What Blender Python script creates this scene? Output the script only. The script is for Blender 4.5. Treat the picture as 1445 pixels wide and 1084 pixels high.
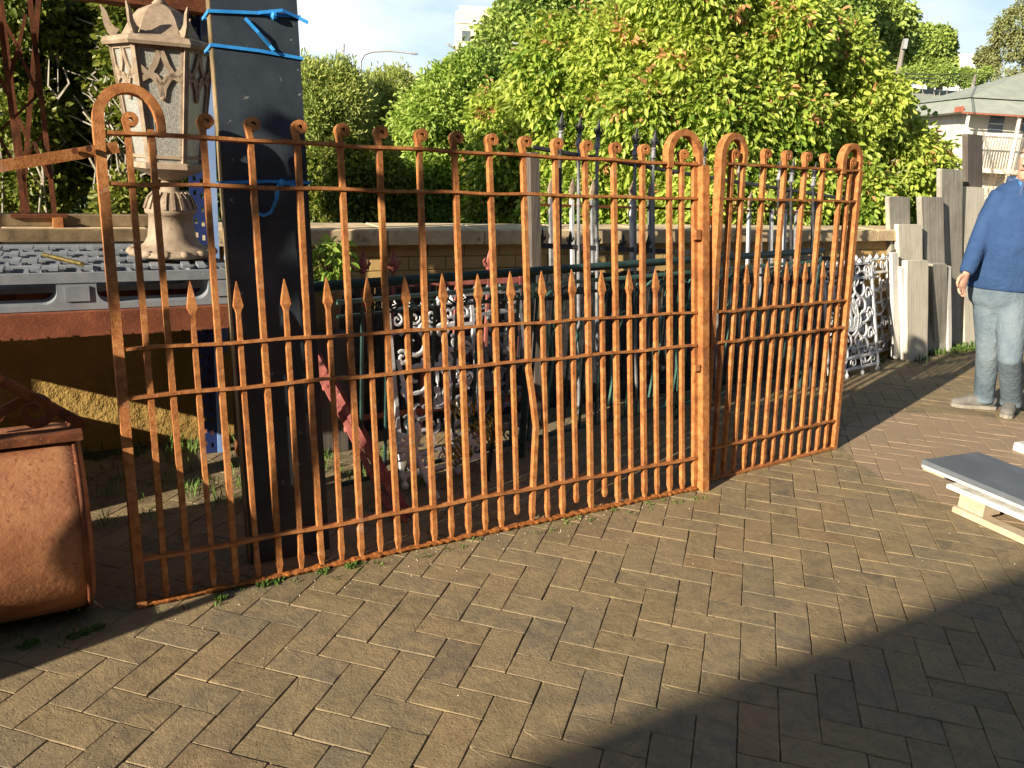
import bpy, math, random
import numpy as np
from mathutils import Vector, Matrix
random.seed(7); np.random.seed(7)
for o in list(bpy.data.objects): bpy.data.objects.remove(o)
scene = bpy.context.scene
COL = scene.collection
rad = math.radians
# ------------------------------------------------------------------ camera
CAMH = 1.5382
FOC, PITCH, ROLL, YAW = 1177.74, 0.273146, -0.058696, -0.261845   # focal in px of the 1445 px wide photograph
LCX, LCY, PW = 3.71918, -20.68098, 0.115                          # paver lattice, paver width
def cam_rows():
    f = Vector((0, math.cos(PITCH), -math.sin(PITCH)))
    r = Vector((1, 0, 0)); d = f.cross(r)
    c, s = math.cos(ROLL), math.sin(ROLL)
    return (c*r + s*d), (-s*r + c*d), f
CR, CD, CF = cam_rows()
CAM = Vector((0, 0, CAMH))
cd = bpy.data.cameras.new('camera'); cam = bpy.data.objects.new('camera', cd); COL.objects.link(cam)
M = Matrix((( CR.x, -CD.x, -CF.x, 0), (CR.y, -CD.y, -CF.y, 0), (CR.z, -CD.z, -CF.z, CAMH), (0, 0, 0, 1)))
cam.matrix_world = M
cd.sensor_width = 36; cd.lens = FOC/1445*36; cd.clip_start = 0.05; cd.clip_end = 2000
scene.camera = cam
# ------------------------------------------------------------------ light
SUN_AZ, SUN_EL = 42.0, 20.0       # direction the light travels to (clockwise from +Y), elevation
w = bpy.data.worlds.new('World'); scene.world = w; w.use_nodes = True
nt = w.node_tree; bg = nt.nodes['Background']
sky = nt.nodes.new('ShaderNodeTexSky'); sky.sky_type = 'NISHITA'; sky.sun_disc = False
sky.sun_elevation = rad(SUN_EL); sky.sun_rotation = rad(SUN_AZ+180); sky.altitude = 20; sky.air_density = 1.0; sky.dust_density = 0.8; sky.ozone_density = 1.2
tc = nt.nodes.new('ShaderNodeTexCoord'); mp = nt.nodes.new('ShaderNodeMapping'); mp.inputs['Scale'].default_value = (1, 1, 3.2)
nz = nt.nodes.new('ShaderNodeTexNoise'); nz.inputs['Scale'].default_value = 2.1; nz.inputs['Detail'].default_value = 6; nz.inputs['Roughness'].default_value = .55
cr = nt.nodes.new('ShaderNodeValToRGB'); cr.color_ramp.elements[0].position = .42; cr.color_ramp.elements[1].position = .66
mx = nt.nodes.new('ShaderNodeMix'); mx.data_type = 'RGBA'; mx.inputs[7].default_value = (11.5, 11.8, 12.2, 1)
nt.links.new(tc.outputs['Generated'], mp.inputs[0]); nt.links.new(mp.outputs[0], nz.inputs['Vector']); nt.links.new(nz.outputs[0], cr.inputs[0])
sx = nt.nodes.new('ShaderNodeSeparateXYZ'); nt.links.new(tc.outputs['Generated'], sx.inputs[0])
def wramp(stops):
    r = nt.nodes.new('ShaderNodeValToRGB'); e = r.color_ramp.elements
    for i, (p, v) in enumerate(stops): e[i].position = p; e[i].color = (v, v, v, 1)
    nt.links.new(sx.outputs['Z'], r.inputs[0]); return r.outputs[0]
hz = nt.nodes.new('ShaderNodeMix'); hz.data_type = 'RGBA'; hz.inputs[7].default_value = (5.6, 8.1, 9.6, 1)      # bright hazy band round the whole horizon
nt.links.new(wramp([(.05, .95), (.42, 0)]), hz.inputs[0]); nt.links.new(sky.outputs[0], hz.inputs[6])
mu = nt.nodes.new('ShaderNodeMath'); mu.operation = 'MULTIPLY'; nt.links.new(cr.outputs[0], mu.inputs[0]); nt.links.new(wramp([(.22, 1), (.60, .12)]), mu.inputs[1])
nt.links.new(mu.outputs[0], mx.inputs[0]); nt.links.new(hz.outputs[2], mx.inputs[6]); nt.links.new(mx.outputs[2], bg.inputs['Color'])
bg.inputs['Strength'].default_value = 0.05
sl = bpy.data.lights.new('sun', 'SUN'); sl.energy = 5.0; sl.angle = rad(.53); sl.color = (1, .86, .66)
so = bpy.data.objects.new('sun', sl); COL.objects.link(so)
L = Vector((math.sin(rad(SUN_AZ))*math.cos(rad(SUN_EL)), math.cos(rad(SUN_AZ))*math.cos(rad(SUN_EL)), -math.sin(rad(SUN_EL))))
so.rotation_euler = L.to_track_quat('-Z', 'Y').to_euler(); so.location = (-6, -6, 6)
vs = scene.view_settings; vs.view_transform = 'Standard'; vs.look = 'None'; vs.gamma = 1; vs.exposure = 1.1; vs.use_curve_mapping = False

# ------------------------------------------------------------------ picture <-> place
def ray(px, py): return CR*((px-722.5)/FOC) + CD*((py-542)/FOC) + CF
def G(px, py, z=0.0):
    d = ray(px, py); return CAM + d*((z-CAMH)/d.z)
def at(px, py, Y):
    d = ray(px, py); return CAM + d*(Y/d.y)
A0 = Vector((-1.183, 2.473, 0)); U = Vector((.8484, .5294, 0)).normalized(); N = Vector((-U.y, U.x, 0)); Z = Vector((0, 0, 1))
def P(s, n, z=0.0): return A0 + U*s + N*n + Z*z          # yard frame: s along the gate, n behind it
def SN(px, py, n):                                       # -> (s, z) on the upright plane n behind the gate
    d = ray(px, py); t = (A0 + N*n - CAM).dot(N)/d.dot(N); q = CAM + d*t; return (q-A0).dot(U), q.z

# ------------------------------------------------------------------ materials
def mk(name):
    m = bpy.data.materials.new(name); m.use_nodes = True
    return m, m.node_tree, m.node_tree.nodes['Principled BSDF']
def node(t, typ, **kw):
    n = t.nodes.new(typ)
    for k, v in kw.items():
        if k in n.inputs: n.inputs[k].default_value = v
        else: setattr(n, k, v)
    return n
def ramp(t, fac, stops):
    r = t.nodes.new('ShaderNodeValToRGB'); e = r.color_ramp.elements
    while len(e) < len(stops): e.new(.5)
    for i, (p, c) in enumerate(stops):
        e[i].position = p; e[i].color = (*c, 1) if len(c) == 3 else c
    t.links.new(fac, r.inputs[0]); return r.outputs[0]
def mixc(t, fac, a, b, mode='MIX'):
    n = t.nodes.new('ShaderNodeMix'); n.data_type = 'RGBA'; n.blend_type = mode
    for sock, v in ((0, fac), (6, a), (7, b)):
        if isinstance(v, (int, float)): n.inputs[sock].default_value = v
        elif isinstance(v, tuple): n.inputs[sock].default_value = (*v, 1)
        else: t.links.new(v, n.inputs[sock])
    return n.outputs[2]
def pos(t): return t.nodes.new('ShaderNodeNewGeometry').outputs['Position']
def noise(t, vec, scale, detail=4, rough=.6, dist=0):
    n = node(t, 'ShaderNodeTexNoise'); n.inputs['Scale'].default_value = scale; n.inputs['Detail'].default_value = detail
    n.inputs['Roughness'].default_value = rough; n.inputs['Distortion'].default_value = dist
    t.links.new(vec, n.inputs['Vector']); return n.outputs[0]
def bump(t, b, h, strength=.3, dist=.01):
    n = node(t, 'ShaderNodeBump'); n.inputs['Strength'].default_value = strength; n.inputs['Distance'].default_value = dist
    t.links.new(h, n.inputs['Height']); t.links.new(n.outputs[0], b.inputs['Normal'])
def islerand(t, amt=.25):
    """brightness factor that differs from object to object and island to island"""
    g = t.nodes.new('ShaderNodeNewGeometry'); o = t.nodes.new('ShaderNodeObjectInfo')
    a = node(t, 'ShaderNodeMath', operation='ADD'); t.links.new(g.outputs['Random Per Island'], a.inputs[0]); t.links.new(o.outputs['Random'], a.inputs[1])
    f = node(t, 'ShaderNodeMath', operation='FRACT'); t.links.new(a.outputs[0], f.inputs[0]); return f.outputs[0]
def noisy(name, stops, scale=8, rough=.8, bs=.3, bd=.004, bscale=60, fine=None, metal=0, spec=.3, rand=0, dist=0):
    m, t, b = mk(name); p = pos(t)
    c = ramp(t, noise(t, p, scale, 5, .65, dist), stops)
    if fine:                                            # (scale, lo, hi, colour)
        f = ramp(t, noise(t, p, fine[0], 3, .7), [(fine[1], (0, 0, 0)), (fine[2], (1, 1, 1))]); c = mixc(t, f, c, fine[3])
    if rand:
        v = ramp(t, islerand(t), [(0, (1-rand,)*3), (1, (1+rand,)*3)])
        c = mixc(t, 1.0, c, v, 'MULTIPLY')
    t.links.new(c, b.inputs['Base Color']); b.inputs['Roughness'].default_value = rough; b.inputs['Metallic'].default_value = metal
    b.inputs['Specular IOR Level'].default_value = spec
    if bs: bump(t, b, noise(t, p, bscale, 4, .7), bs, bd)
    return m
M_ = {}
M_['rust'] = noisy('rust', [(.26, (.17, .062, .020)), (.40, (.35, .130, .040)), (.56, (.47, .195, .062)), (.75, (.59, .285, .11))], 34, .82, .6, .003, 150, fine=(190, .58, .70, (.14, .05, .02)))
M_['rust_dark'] = noisy('rust_dark', [(.3, (.05, .018, .010)), (.55, (.14, .045, .018)), (.75, (.24, .085, .03))], 14, .85, .5, .003, 90, fine=(120, .62, .72, (.34, .15, .05)))
def add_patches(key, scale, colour, lo, hi):
    t = M_[key].node_tree; b = t.nodes['Principled BSDF']; src = b.inputs['Base Color'].links[0].from_socket; p = pos(t)
    c = mixc(t, ramp(t, noise(t, p, scale, 6, .7, .5), [(lo, (0, 0, 0)), (hi, (.6, .6, .6))]), src, colour); t.links.new(c, b.inputs['Base Color'])
add_patches('rust', 6, (.15, .055, .022), .50, .66); add_patches('rust', 13, (.50, .30, .20), .60, .70)
M_['rust_crust'] = noisy('rust_crust', [(.3, (.10, .030, .010)), (.5, (.32, .11, .025)), (.7, (.50, .20, .05))], 60, .95, 1, .008, 90)
M_['drum'] = noisy('drum', [(.22, (.11, .042, .022)), (.40, (.24, .092, .042)), (.56, (.35, .155, .075)), (.8, (.43, .225, .11))], 4, .7, .5, .004, 60, fine=(75, .55, .68, (.20, .07, .035)), dist=.8)
M_['beam_red'] = noisy('beam_red', [(.3, (.13, .042, .022)), (.6, (.22, .072, .035)), (.8, (.34, .125, .05))], 12, .85, .5, .003, 90, fine=(120, .62, .72, (.40, .17, .06)))
add_patches('drum', 2.4, (.20, .075, .035), .48, .66); add_patches('drum', 11, (.10, .04, .022), .62, .70)
M_['black_iron'] = noisy('black_iron', [(.3, (.02, .022, .025)), (.6, (.06, .062, .068)), (.8, (.13, .13, .13))], 25, .55, .3, .002, 90)
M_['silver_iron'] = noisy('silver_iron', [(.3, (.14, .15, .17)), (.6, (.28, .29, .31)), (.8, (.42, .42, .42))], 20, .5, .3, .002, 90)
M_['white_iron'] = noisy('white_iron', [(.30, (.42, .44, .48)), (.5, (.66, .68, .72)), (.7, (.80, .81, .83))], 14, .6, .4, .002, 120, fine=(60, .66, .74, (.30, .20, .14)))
M_['green_paint'] = noisy('green_paint', [(.3, (.05, .13, .11)), (.6, (.12, .26, .21)), (.8, (.26, .42, .33))], 9, .5, .3, .002, 100)
M_['green_dark'] = noisy('green_dark', [(.3, (.015, .035, .035)), (.6, (.03, .075, .07)), (.8, (.06, .12, .10))], 12, .5, .3, .002, 100)
M_['pink_iron'] = noisy('pink_iron', [(.3, (.22, .06, .05)), (.6, (.36, .12, .10)), (.8, (.50, .28, .25))], 25, .75, .4, .002, 100)
M_['terracotta_paint'] = noisy('terracotta_paint', [(.3, (.20, .15, .105)), (.55, (.32, .25, .18)), (.8, (.42, .35, .265))], 18, .75, .4, .002, 90, fine=(50, .62, .7, (.16, .09, .06)))
M_['slate_board'] = noisy('slate_board', [(.3, (.020, .030, .042)), (.6, (.040, .054, .070)), (.85, (.085, .10, .12))], 6, .6, .25, .002, 60, fine=(25, .68, .74, (.20, .21, .22)))
M_['board_edge'] = noisy('board_edge', [(.3, (.40, .36, .30)), (.7, (.66, .62, .55))], 20, .8)
M_['strap_blue'] = noisy('strap_blue', [(.3, (.02, .20, .60)), (.7, (.05, .34, .80))], 20, .35, 0)
M_['rack_navy'] = noisy('rack_navy', [(.3, (.015, .03, .12)), (.7, (.03, .05, .18))], 8, .45, 0)
M_['rack_blue'] = noisy('rack_blue', [(.3, (.20, .36, .72)), (.7, (.32, .48, .80))], 8, .5, 0)
M_['grey_plastic'] = noisy('grey_plastic', [(.3, (.17, .195, .225)), (.7, (.28, .31, .35))], 10, .5, .15, .001, 90, fine=(30, .64, .74, (.30, .30, .30)))
M_['old_timber'] = noisy('old_timber', [(.3, (.10, .075, .04)), (.55, (.22, .16, .09)), (.8, (.36, .27, .16))], 9, .85, .5, .003, 60)
M_['brass'] = noisy('brass', [(.3, (.20, .13, .03)), (.7, (.50, .36, .10))], 30, .35, .1, metal=.9)
M_['soil'] = noisy('soil', [(.3, (.035, .028, .018)), (.6, (.075, .058, .035)), (.8, (.12, .10, .06))], 3, .95, .6, .02, 30)
M_['bark'] = noisy('bark', [(.3, (.22, .20, .16)), (.7, (.50, .47, .40))], 15, .9, .6, .01, 50)
M_['twig'] = noisy('twig', [(.3, (.20, .13, .08)), (.7, (.42, .30, .18))], 15, .9, 0)
M_['grass'] = noisy('grass', [(.3, (.04, .09, .015)), (.7, (.13, .22, .04))], 30, .7, 0, rand=.3)
M_['pale_weed'] = noisy('pale_weed', [(.3, (.18, .16, .06)), (.7, (.40, .30, .20))], 60, .7, 0, rand=.3)
M_['roof_grey'] = noisy('roof_grey', [(.3, (.24, .27, .24)), (.7, (.34, .37, .33))], 1.5, .7, 0)
M_['house_cream'] = noisy('house_cream', [(.3, (.60, .55, .46)), (.7, (.74, .70, .62))], 1, .8, 0)
M_['beige_tower'] = noisy('beige_tower', [(.3, (.66, .60, .40)), (.7, (.76, .70, .50))], .3, .8, 0)
M_['house_white'] = noisy('house_white', [(.3, (.70, .70, .68)), (.7, (.80, .80, .78))], 1, .8, 0)
M_['terra_trim'] = noisy('terra_trim', [(.3, (.30, .09, .05)), (.7, (.42, .15, .09))], 2, .8, 0)
M_['lamp_metal'] = noisy('lamp_metal', [(.3, (.40, .42, .44)), (.7, (.55, .56, .58))], 2, .4, 0, metal=.4)
M_['pole_grey'] = noisy('pole_grey', [(.3, (.16, .14, .12)), (.7, (.30, .28, .25))], 3, .8, 0)
M_['slab_grey'] = noisy('slab_grey', [(.3, (.085, .10, .12)), (.6, (.12, .14, .165)), (.8, (.17, .19, .215))], 4, .55, .2, .001, 120, fine=(160, .6, .72, (.20, .22, .25)))
M_['slab_white'] = noisy('slab_white', [(.3, (.34, .34, .32)), (.5, (.60, .60, .57)), (.7, (.74, .74, .72))], 14, .6, .3, .002, 60, fine=(35, .62, .7, (.28, .27, .25)))
M_['pine'] = noisy('pine', [(.3, (.34, .27, .18)), (.7, (.54, .46, .34))], 10, .8, .4, .002, 80)
M_['window_dark'] = noisy('window_dark', [(.3, (.08, .10, .12)), (.7, (.16, .19, .22))], 1, .15, 0)
M_['back_building'] = noisy('back_building', [(.3, (.10, .09, .085)), (.7, (.17, .155, .15))], 3, .9, .3)
def weathered(name, cols, streak=60, attr=False):
    m, t, b = mk(name); tcn = t.nodes.new('ShaderNodeTexCoord'); mpn = t.nodes.new('ShaderNodeMapping'); mpn.inputs['Scale'].default_value = (1, 1, .03)
    if attr: an = t.nodes.new('ShaderNodeAttribute'); an.attribute_name = 'grain'
    t.links.new(an.outputs['Vector'] if attr else tcn.outputs['Object'], mpn.inputs[0]); n1 = noise(t, mpn.outputs[0], streak, 5, .65); p = pos(t)
    c = ramp(t, n1, [(.3, cols[0]), (.5, cols[1]), (.72, cols[2])])
    c = mixc(t, ramp(t, noise(t, p, 4, 5, .7), [(.45, (0, 0, 0)), (.75, (.55, .55, .55))]), c, cols[3])
    t.links.new(c, b.inputs['Base Color']); b.inputs['Roughness'].default_value = .85; bump(t, b, n1, .4, .003); return m
M_['wood_grey'] = weathered('wood_grey', [(.21, .20, .17), (.38, .36, .31), (.50, .475, .41), (.17, .16, .13)])
M_['wood_pale'] = weathered('wood_pale', [(.50, .45, .36), (.68, .63, .52), (.78, .74, .63), (.40, .36, .28)])
M_['wood_dark'] = weathered('wood_dark', [(.06, .05, .045), (.11, .095, .085), (.18, .155, .13), (.05, .04, .035)])
M_['wood_white'] = weathered('wood_white', [(.60, .59, .56), (.74, .73, .70), (.82, .81, .78), (.50, .48, .44)])
for k_ in ('grey', 'pale', 'dark', 'white'):
    M_['grain_'+k_] = weathered('grain_'+k_, {'grey': [(.17, .16, .14), (.34, .325, .285), (.46, .44, .38), (.13, .12, .10)], 'pale': [(.46, .42, .34), (.64, .60, .51), (.74, .70, .60), (.34, .31, .25)], 'dark': [(.06, .05, .045), (.11, .095, .085), (.18, .155, .13), (.05, .04, .035)], 'white': [(.60, .59, .56), (.76, .75, .72), (.84, .83, .80), (.42, .40, .36)]}[k_], 45, True)
def paver_mat():
    m, t, b = mk('paver'); p = pos(t); r = islerand(t)
    tone = ramp(t, r, [(0, (.135, .112, .074)), (.2, (.215, .165, .088)), (.4, (.160, .138, .100)), (.6, (.245, .185, .105)), (.78, (.180, .150, .098)), (.9, (.235, .160, .082)), (1, (.120, .106, .080))])
    n1 = noise(t, p, 7, 7, .68, 1.6)
    c = mixc(t, ramp(t, n1, [(.35, (0, 0, 0)), (.7, (.85, .85, .85))]), tone, (.34, .255, .135))
    c = mixc(t, ramp(t, noise(t, p, 11, 4, .6, 3.5), [(.52, (0, 0, 0)), (.60, (.30, .30, .30)), (.66, (0, 0, 0))]), c, (.09, .065, .04))
    c = mixc(t, ramp(t, noise(t, p, 130, 3, .6), [(.62, (0, 0, 0)), (.70, (.8, .8, .8))]), c, (.075, .06, .04))
    c = mixc(t, ramp(t, noise(t, p, 1.7, 3, .5), [(.40, (.5, .5, .5)), (.62, (0, 0, 0))]), c, mixc(t, 1.0, c, (.82, .90, .92), 'MULTIPLY'))
    # paler dry ring left on the bricks round the man's feet
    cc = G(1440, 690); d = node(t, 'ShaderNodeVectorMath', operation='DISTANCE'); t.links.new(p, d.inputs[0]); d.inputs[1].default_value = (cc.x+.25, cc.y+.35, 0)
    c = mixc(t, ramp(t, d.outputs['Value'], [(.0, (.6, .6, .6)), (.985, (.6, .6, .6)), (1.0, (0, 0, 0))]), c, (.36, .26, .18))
    t.links.new(c, b.inputs['Base Color']); b.inputs['Roughness'].default_value = .72; b.inputs['Specular IOR Level'].default_value = .35
    # chips and stains that differ from brick to brick
    c = mixc(t, ramp(t, noise(t, p, 3.3, 6, .72, .6), [(.50, (0, 0, 0)), (.60, (.5, .5, .5)), (.72, (0, 0, 0))]), c, (.10, .085, .055))
    c = mixc(t, .22, c, (.155, .150, .135))
    c = mixc(t, ramp(t, noise(t, p, 5.2, 6, .75), [(.60, (0, 0, 0)), (.68, (.55, .55, .55))]), c, (.33, .19, .075))
    h = mixc(t, .35, noise(t, p, 16, 7, .72, 2.0), noise(t, p, 120, 3, .7))
    h = mixc(t, ramp(t, noise(t, p, 60, 2, .5), [(.66, (0, 0, 0)), (.72, (1, 1, 1))]), h, (0, 0, 0))
    bump(t, b, h, .75, .008); return m
M_['paver'] = paver_mat()
def joint_mat():
    m, t, b = mk('joint_sand'); p = pos(t)
    c = ramp(t, noise(t, p, 60, 5, .7), [(.36, (.03, .025, .016)), (.52, (.08, .066, .042)), (.68, (.25, .21, .14))])
    c = mixc(t, ramp(t, noise(t, p, 2.2, 4, .6), [(.50, (0, 0, 0)), (.62, (.8, .8, .8))]), c, (.045, .07, .02))
    t.links.new(c, b.inputs['Base Color']); b.inputs['Roughness'].default_value = .95; bump(t, b, noise(t, p, 200, 3, .7), .6, .004); return m
M_['joint'] = joint_mat()
def brick_mat():
    m, t, b = mk('yellow_brick'); p = pos(t); r = islerand(t)
    c = ramp(t, r, [(0, (.56, .38, .15)), (.5, (.66, .45, .18)), (1, (.60, .42, .18))])
    c = mixc(t, ramp(t, noise(t, p, 9, 5, .7), [(.45, (0, 0, 0)), (.75, (.5, .5, .5))]), c, (.44, .30, .13))
    t.links.new(c, b.inputs['Base Color']); b.inputs['Roughness'].default_value = .85; bump(t, b, noise(t, p, 70, 4, .7), .4, .004); return m
M_['brick'] = brick_mat()
M_['stucco'] = noisy('stucco', [(.3, (.33, .21, .06)), (.6, (.44, .29, .09)), (.8, (.50, .35, .13))], 5, .9, 1, .02, 22)
M_['coping'] = noisy('coping', [(.3, (.40, .31, .19)), (.6, (.68, .54, .34)), (.8, (.76, .62, .42))], 6, .9, .4, .004, 40, fine=(14, .60, .72, (.12, .09, .06)), rand=.12)
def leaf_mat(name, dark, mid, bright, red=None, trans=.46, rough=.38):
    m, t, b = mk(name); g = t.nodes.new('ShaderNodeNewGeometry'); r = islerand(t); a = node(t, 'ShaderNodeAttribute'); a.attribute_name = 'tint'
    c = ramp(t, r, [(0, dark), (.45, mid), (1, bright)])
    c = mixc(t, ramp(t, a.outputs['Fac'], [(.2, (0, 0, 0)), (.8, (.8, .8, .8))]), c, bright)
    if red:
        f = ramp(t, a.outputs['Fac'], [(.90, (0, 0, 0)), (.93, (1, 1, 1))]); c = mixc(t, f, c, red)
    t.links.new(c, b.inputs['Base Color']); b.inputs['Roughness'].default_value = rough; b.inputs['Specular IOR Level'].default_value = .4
    tr = node(t, 'ShaderNodeBsdfTranslucent'); t.links.new(c, tr.inputs['Color'])
    ms = node(t, 'ShaderNodeMixShader'); ms.inputs[0].default_value = trans
    t.links.new(b.outputs[0], ms.inputs[1]); t.links.new(tr.outputs[0], ms.inputs[2]); t.links.new(ms.outputs[0], t.nodes['Material Output'].inputs[0]); return m
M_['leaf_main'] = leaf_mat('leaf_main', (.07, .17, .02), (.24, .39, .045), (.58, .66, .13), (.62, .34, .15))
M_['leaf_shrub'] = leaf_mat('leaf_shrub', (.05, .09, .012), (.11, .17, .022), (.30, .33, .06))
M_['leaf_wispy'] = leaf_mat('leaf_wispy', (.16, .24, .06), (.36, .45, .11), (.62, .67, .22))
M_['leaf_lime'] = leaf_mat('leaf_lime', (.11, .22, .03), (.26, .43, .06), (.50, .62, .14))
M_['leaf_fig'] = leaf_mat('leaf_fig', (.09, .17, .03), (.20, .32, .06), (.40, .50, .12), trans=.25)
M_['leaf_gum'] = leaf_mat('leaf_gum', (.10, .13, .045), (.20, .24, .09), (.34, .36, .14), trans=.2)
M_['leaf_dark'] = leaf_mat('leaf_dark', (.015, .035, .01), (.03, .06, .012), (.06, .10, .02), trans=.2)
def glass_mat():
    m, t, b = mk('frosted_glass'); p = pos(t)
    c = ramp(t, noise(t, p, 160, 3, .8), [(.35, (.20, .20, .18)), (.65, (.46, .47, .44))])
    c = mixc(t, ramp(t, noise(t, p, 12, 4, .7), [(.55, (0, 0, 0)), (.8, (.5, .5, .5))]), c, (.36, .30, .20))
    t.links.new(c, b.inputs['Base Color']); b.inputs['Roughness'].default_value = .28; b.inputs['Transmission Weight'].default_value = .15
    bump(t, b, noise(t, p, 180, 2, .6), .7, .003); return m
M_['glass'] = glass_mat()
M_['skin'] = noisy('skin', [(.3, (.50, .28, .20)), (.7, (.62, .38, .28))], 14, .5, .15, .001, 90)
M_['hair'] = noisy('hair', [(.3, (.07, .06, .055)), (.7, (.20, .18, .165))], 50, .6, .5, .002, 200)
M_['sweater'] = noisy('sweater', [(.3, (.020, .052, .14)), (.7, (.034, .078, .195))], 7, .9, .7, .022, 11)
M_['collar'] = noisy('collar', [(.3, (.04, .07, .15)), (.7, (.06, .09, .19))], 20, .85, .2, .002, 200)
M_['shirt'] = noisy('shirt', [(.3, (.05, .18, .45)), (.7, (.07, .24, .55))], 20, .8, .1)
M_['jeans'] = noisy('jeans', [(.3, (.07, .11, .155)), (.5, (.125, .175, .22)), (.75, (.20, .245, .28))], 3.5, .9, .8, .02, 14, fine=(220, .5, .7, (.18, .22, .25)))
M_['suede'] = noisy('suede', [(.3, (.11, .108, .105)), (.7, (.20, .195, .185))], 15, .95, .3, .002, 120)
M_['sole'] = noisy('sole', [(.3, (.20, .19, .16)), (.7, (.30, .28, .24))], 20, .8, 0)
M_['mouth'] = noisy('mouth', [(.3, (.36, .14, .11)), (.7, (.42, .18, .14))], 30, .5, 0)
M_['eye'] = noisy('eye', [(.3, (.55, .53, .5)), (.7, (.6, .58, .55))], 30, .3, 0)
M_['asphalt'] = noisy('asphalt', [(.3, (.04, .04, .042)), (.7, (.06, .06, .062))], 3, .9, .2)

# ------------------------------------------------------------------ geometry helpers
class MB:
    def __init__(s): s.v = []; s.f = []
    def add(s, vs, fs):
        b = len(s.v); s.v += [Vector(v) for v in vs]; s.f += [tuple(b+i for i in f) for f in fs]
    def box(s, o, ax, ay, az):
        """box centred at o, full edge vectors ax ay az"""
        o = Vector(o); ax = Vector(ax)/2; ay = Vector(ay)/2; az = Vector(az)/2
        vs = [o+i*ax+j*ay+k*az for k in (-1, 1) for j in (-1, 1) for i in (-1, 1)]
        s.add(vs, [(0, 2, 3, 1), (4, 5, 7, 6), (0, 1, 5, 4), (2, 6, 7, 3), (0, 4, 6, 2), (1, 3, 7, 5)])
    def bevbox(s, o, ax, ay, az, r=.004):
        """box with chamfered top edges"""
        o = Vector(o); ax = Vector(ax); ay = Vector(ay); az = Vector(az); z1 = az/2; z0 = -az/2; zz = z1 - az.normalized()*r
        fx = 1-2*r/ax.length; fy = 1-2*r/ay.length; vs = []
        for zc, a, b in ((z0, 1, 1), (zz, 1, 1), (z1, fx, fy)):
            vs += [o+zc+ax*(i*a/2)+ay*(j*b/2) for i, j in ((-1, -1), (1, -1), (1, 1), (-1, 1))]
        fs = [(8, 9, 10, 11)]
        for k in (0, 4): fs += [(k+i, k+(i+1) % 4, k+4+(i+1) % 4, k+4+i) for i in range(4)]
        s.add(vs, fs)
    def sweep(s, pts, a, b, ref, n=4, closed=False, caps=True):
        """rectangle (n=4) or ellipse section, a in the plane square to ref, b along ref; a, b numbers or lists"""
        pts = [Vector(p) for p in pts]; k = len(pts); ref = Vector(ref).normalized()
        A = a if isinstance(a, (list, tuple)) else [a]*k; B = b if isinstance(b, (list, tuple)) else [b]*k; rings = []
        for i, p in enumerate(pts):
            if closed: T = pts[(i+1) % k]-pts[i-1]
            else: T = pts[min(i+1, k-1)]-pts[max(i-1, 0)]
            if T.length < 1e-9: T = Vector((0, 0, 1))
            T.normalize(); X = ref.cross(T)
            if X.length < 1e-4: X = Vector((1, 0, 0)).cross(T)
            X.normalize(); Y = T.cross(X)
            if n == 4: r = [p+X*A[i]*x+Y*B[i]*y for x, y in ((-1, -1), (1, -1), (1, 1), (-1, 1))]
            else: r = [p+X*A[i]*math.cos(2*math.pi*j/n)+Y*B[i]*math.sin(2*math.pi*j/n) for j in range(n)]
            rings += r
        fs = []
        for i in range(k if closed else k-1):
            q = (i+1) % k
            for j in range(n): fs.append((i*n+j, i*n+(j+1) % n, q*n+(j+1) % n, q*n+j))
        if not closed and caps: fs += [tuple(range(n))[::-1], tuple((k-1)*n+j for j in range(n))]
        s.add(rings, fs)
    def tube(s, pts, r, n=6):
        pts = [Vector(p) for p in pts]; T = pts[-1]-pts[0]; ref = Vector((0, 0, 1)) if abs(T.normalized().z) < .9 else Vector((1, 0, 0))
        s.sweep(pts, r, r, ref, n)
    def lathe(s, c, prof, n=16, ax=Z, ph=0, sx=1):
        c = Vector(c); ax = Vector(ax).normalized(); e1 = ax.orthogonal().normalized(); e2 = ax.cross(e1); vs = []; fs = []
        for r, h in prof: vs += [c+ax*h+(e1*math.cos(2*math.pi*j/n+ph)+e2*math.sin(2*math.pi*j/n+ph))*r for j in range(n)]
        for i in range(len(prof)-1):
            for j in range(n): fs.append((i*n+j, i*n+(j+1) % n, (i+1)*n+(j+1) % n, (i+1)*n+j))
        fs += [tuple(range(n))[::-1], tuple((len(prof)-1)*n+j for j in range(n))]
        s.add(vs, fs)
    def prism(s, poly, d):
        """closed polygon (3d points) extruded by d"""
        k = len(poly); vs = [Vector(p) for p in poly]+[Vector(p)+Vector(d) for p in poly]
        s.add(vs, [tuple(range(k))[::-1], tuple(range(k, 2*k))]+[(i, (i+1) % k, k+(i+1) % k, k+i) for i in range(k)])
    def mesh(s, name, origin=Vector((0, 0, 0)), smooth=False):
        me = bpy.data.meshes.new(name); me.from_pydata([tuple(v-origin) for v in s.v], [], s.f)
        if smooth: me.polygons.foreach_set('use_smooth', [True]*len(me.polygons))
        me.update(); return me
    def build(s, name, m, parent=None, smooth=False, label=None):
        """mesh in world coordinates, parented (parent has only a location)"""
        org = Vector((0, 0, 0)); q = parent
        while q: org = org+q.location; q = q.parent
        me = s.mesh(name, org, smooth); me.materials.append(M_[m] if isinstance(m, str) else m)
        o = bpy.data.objects.new(name, me); COL.objects.link(o); o.parent = parent
        if label: o['label'] = label
        return o
def place(name, me, loc, parent=None, rot=None):
    o = bpy.data.objects.new(name, me); COL.objects.link(o); o.parent = parent
    org = Vector((0, 0, 0)); q = parent
    while q: org = org+q.location; q = q.parent
    o.location = Vector(loc)-org
    if rot: o.rotation_euler = rot
    return o
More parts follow.
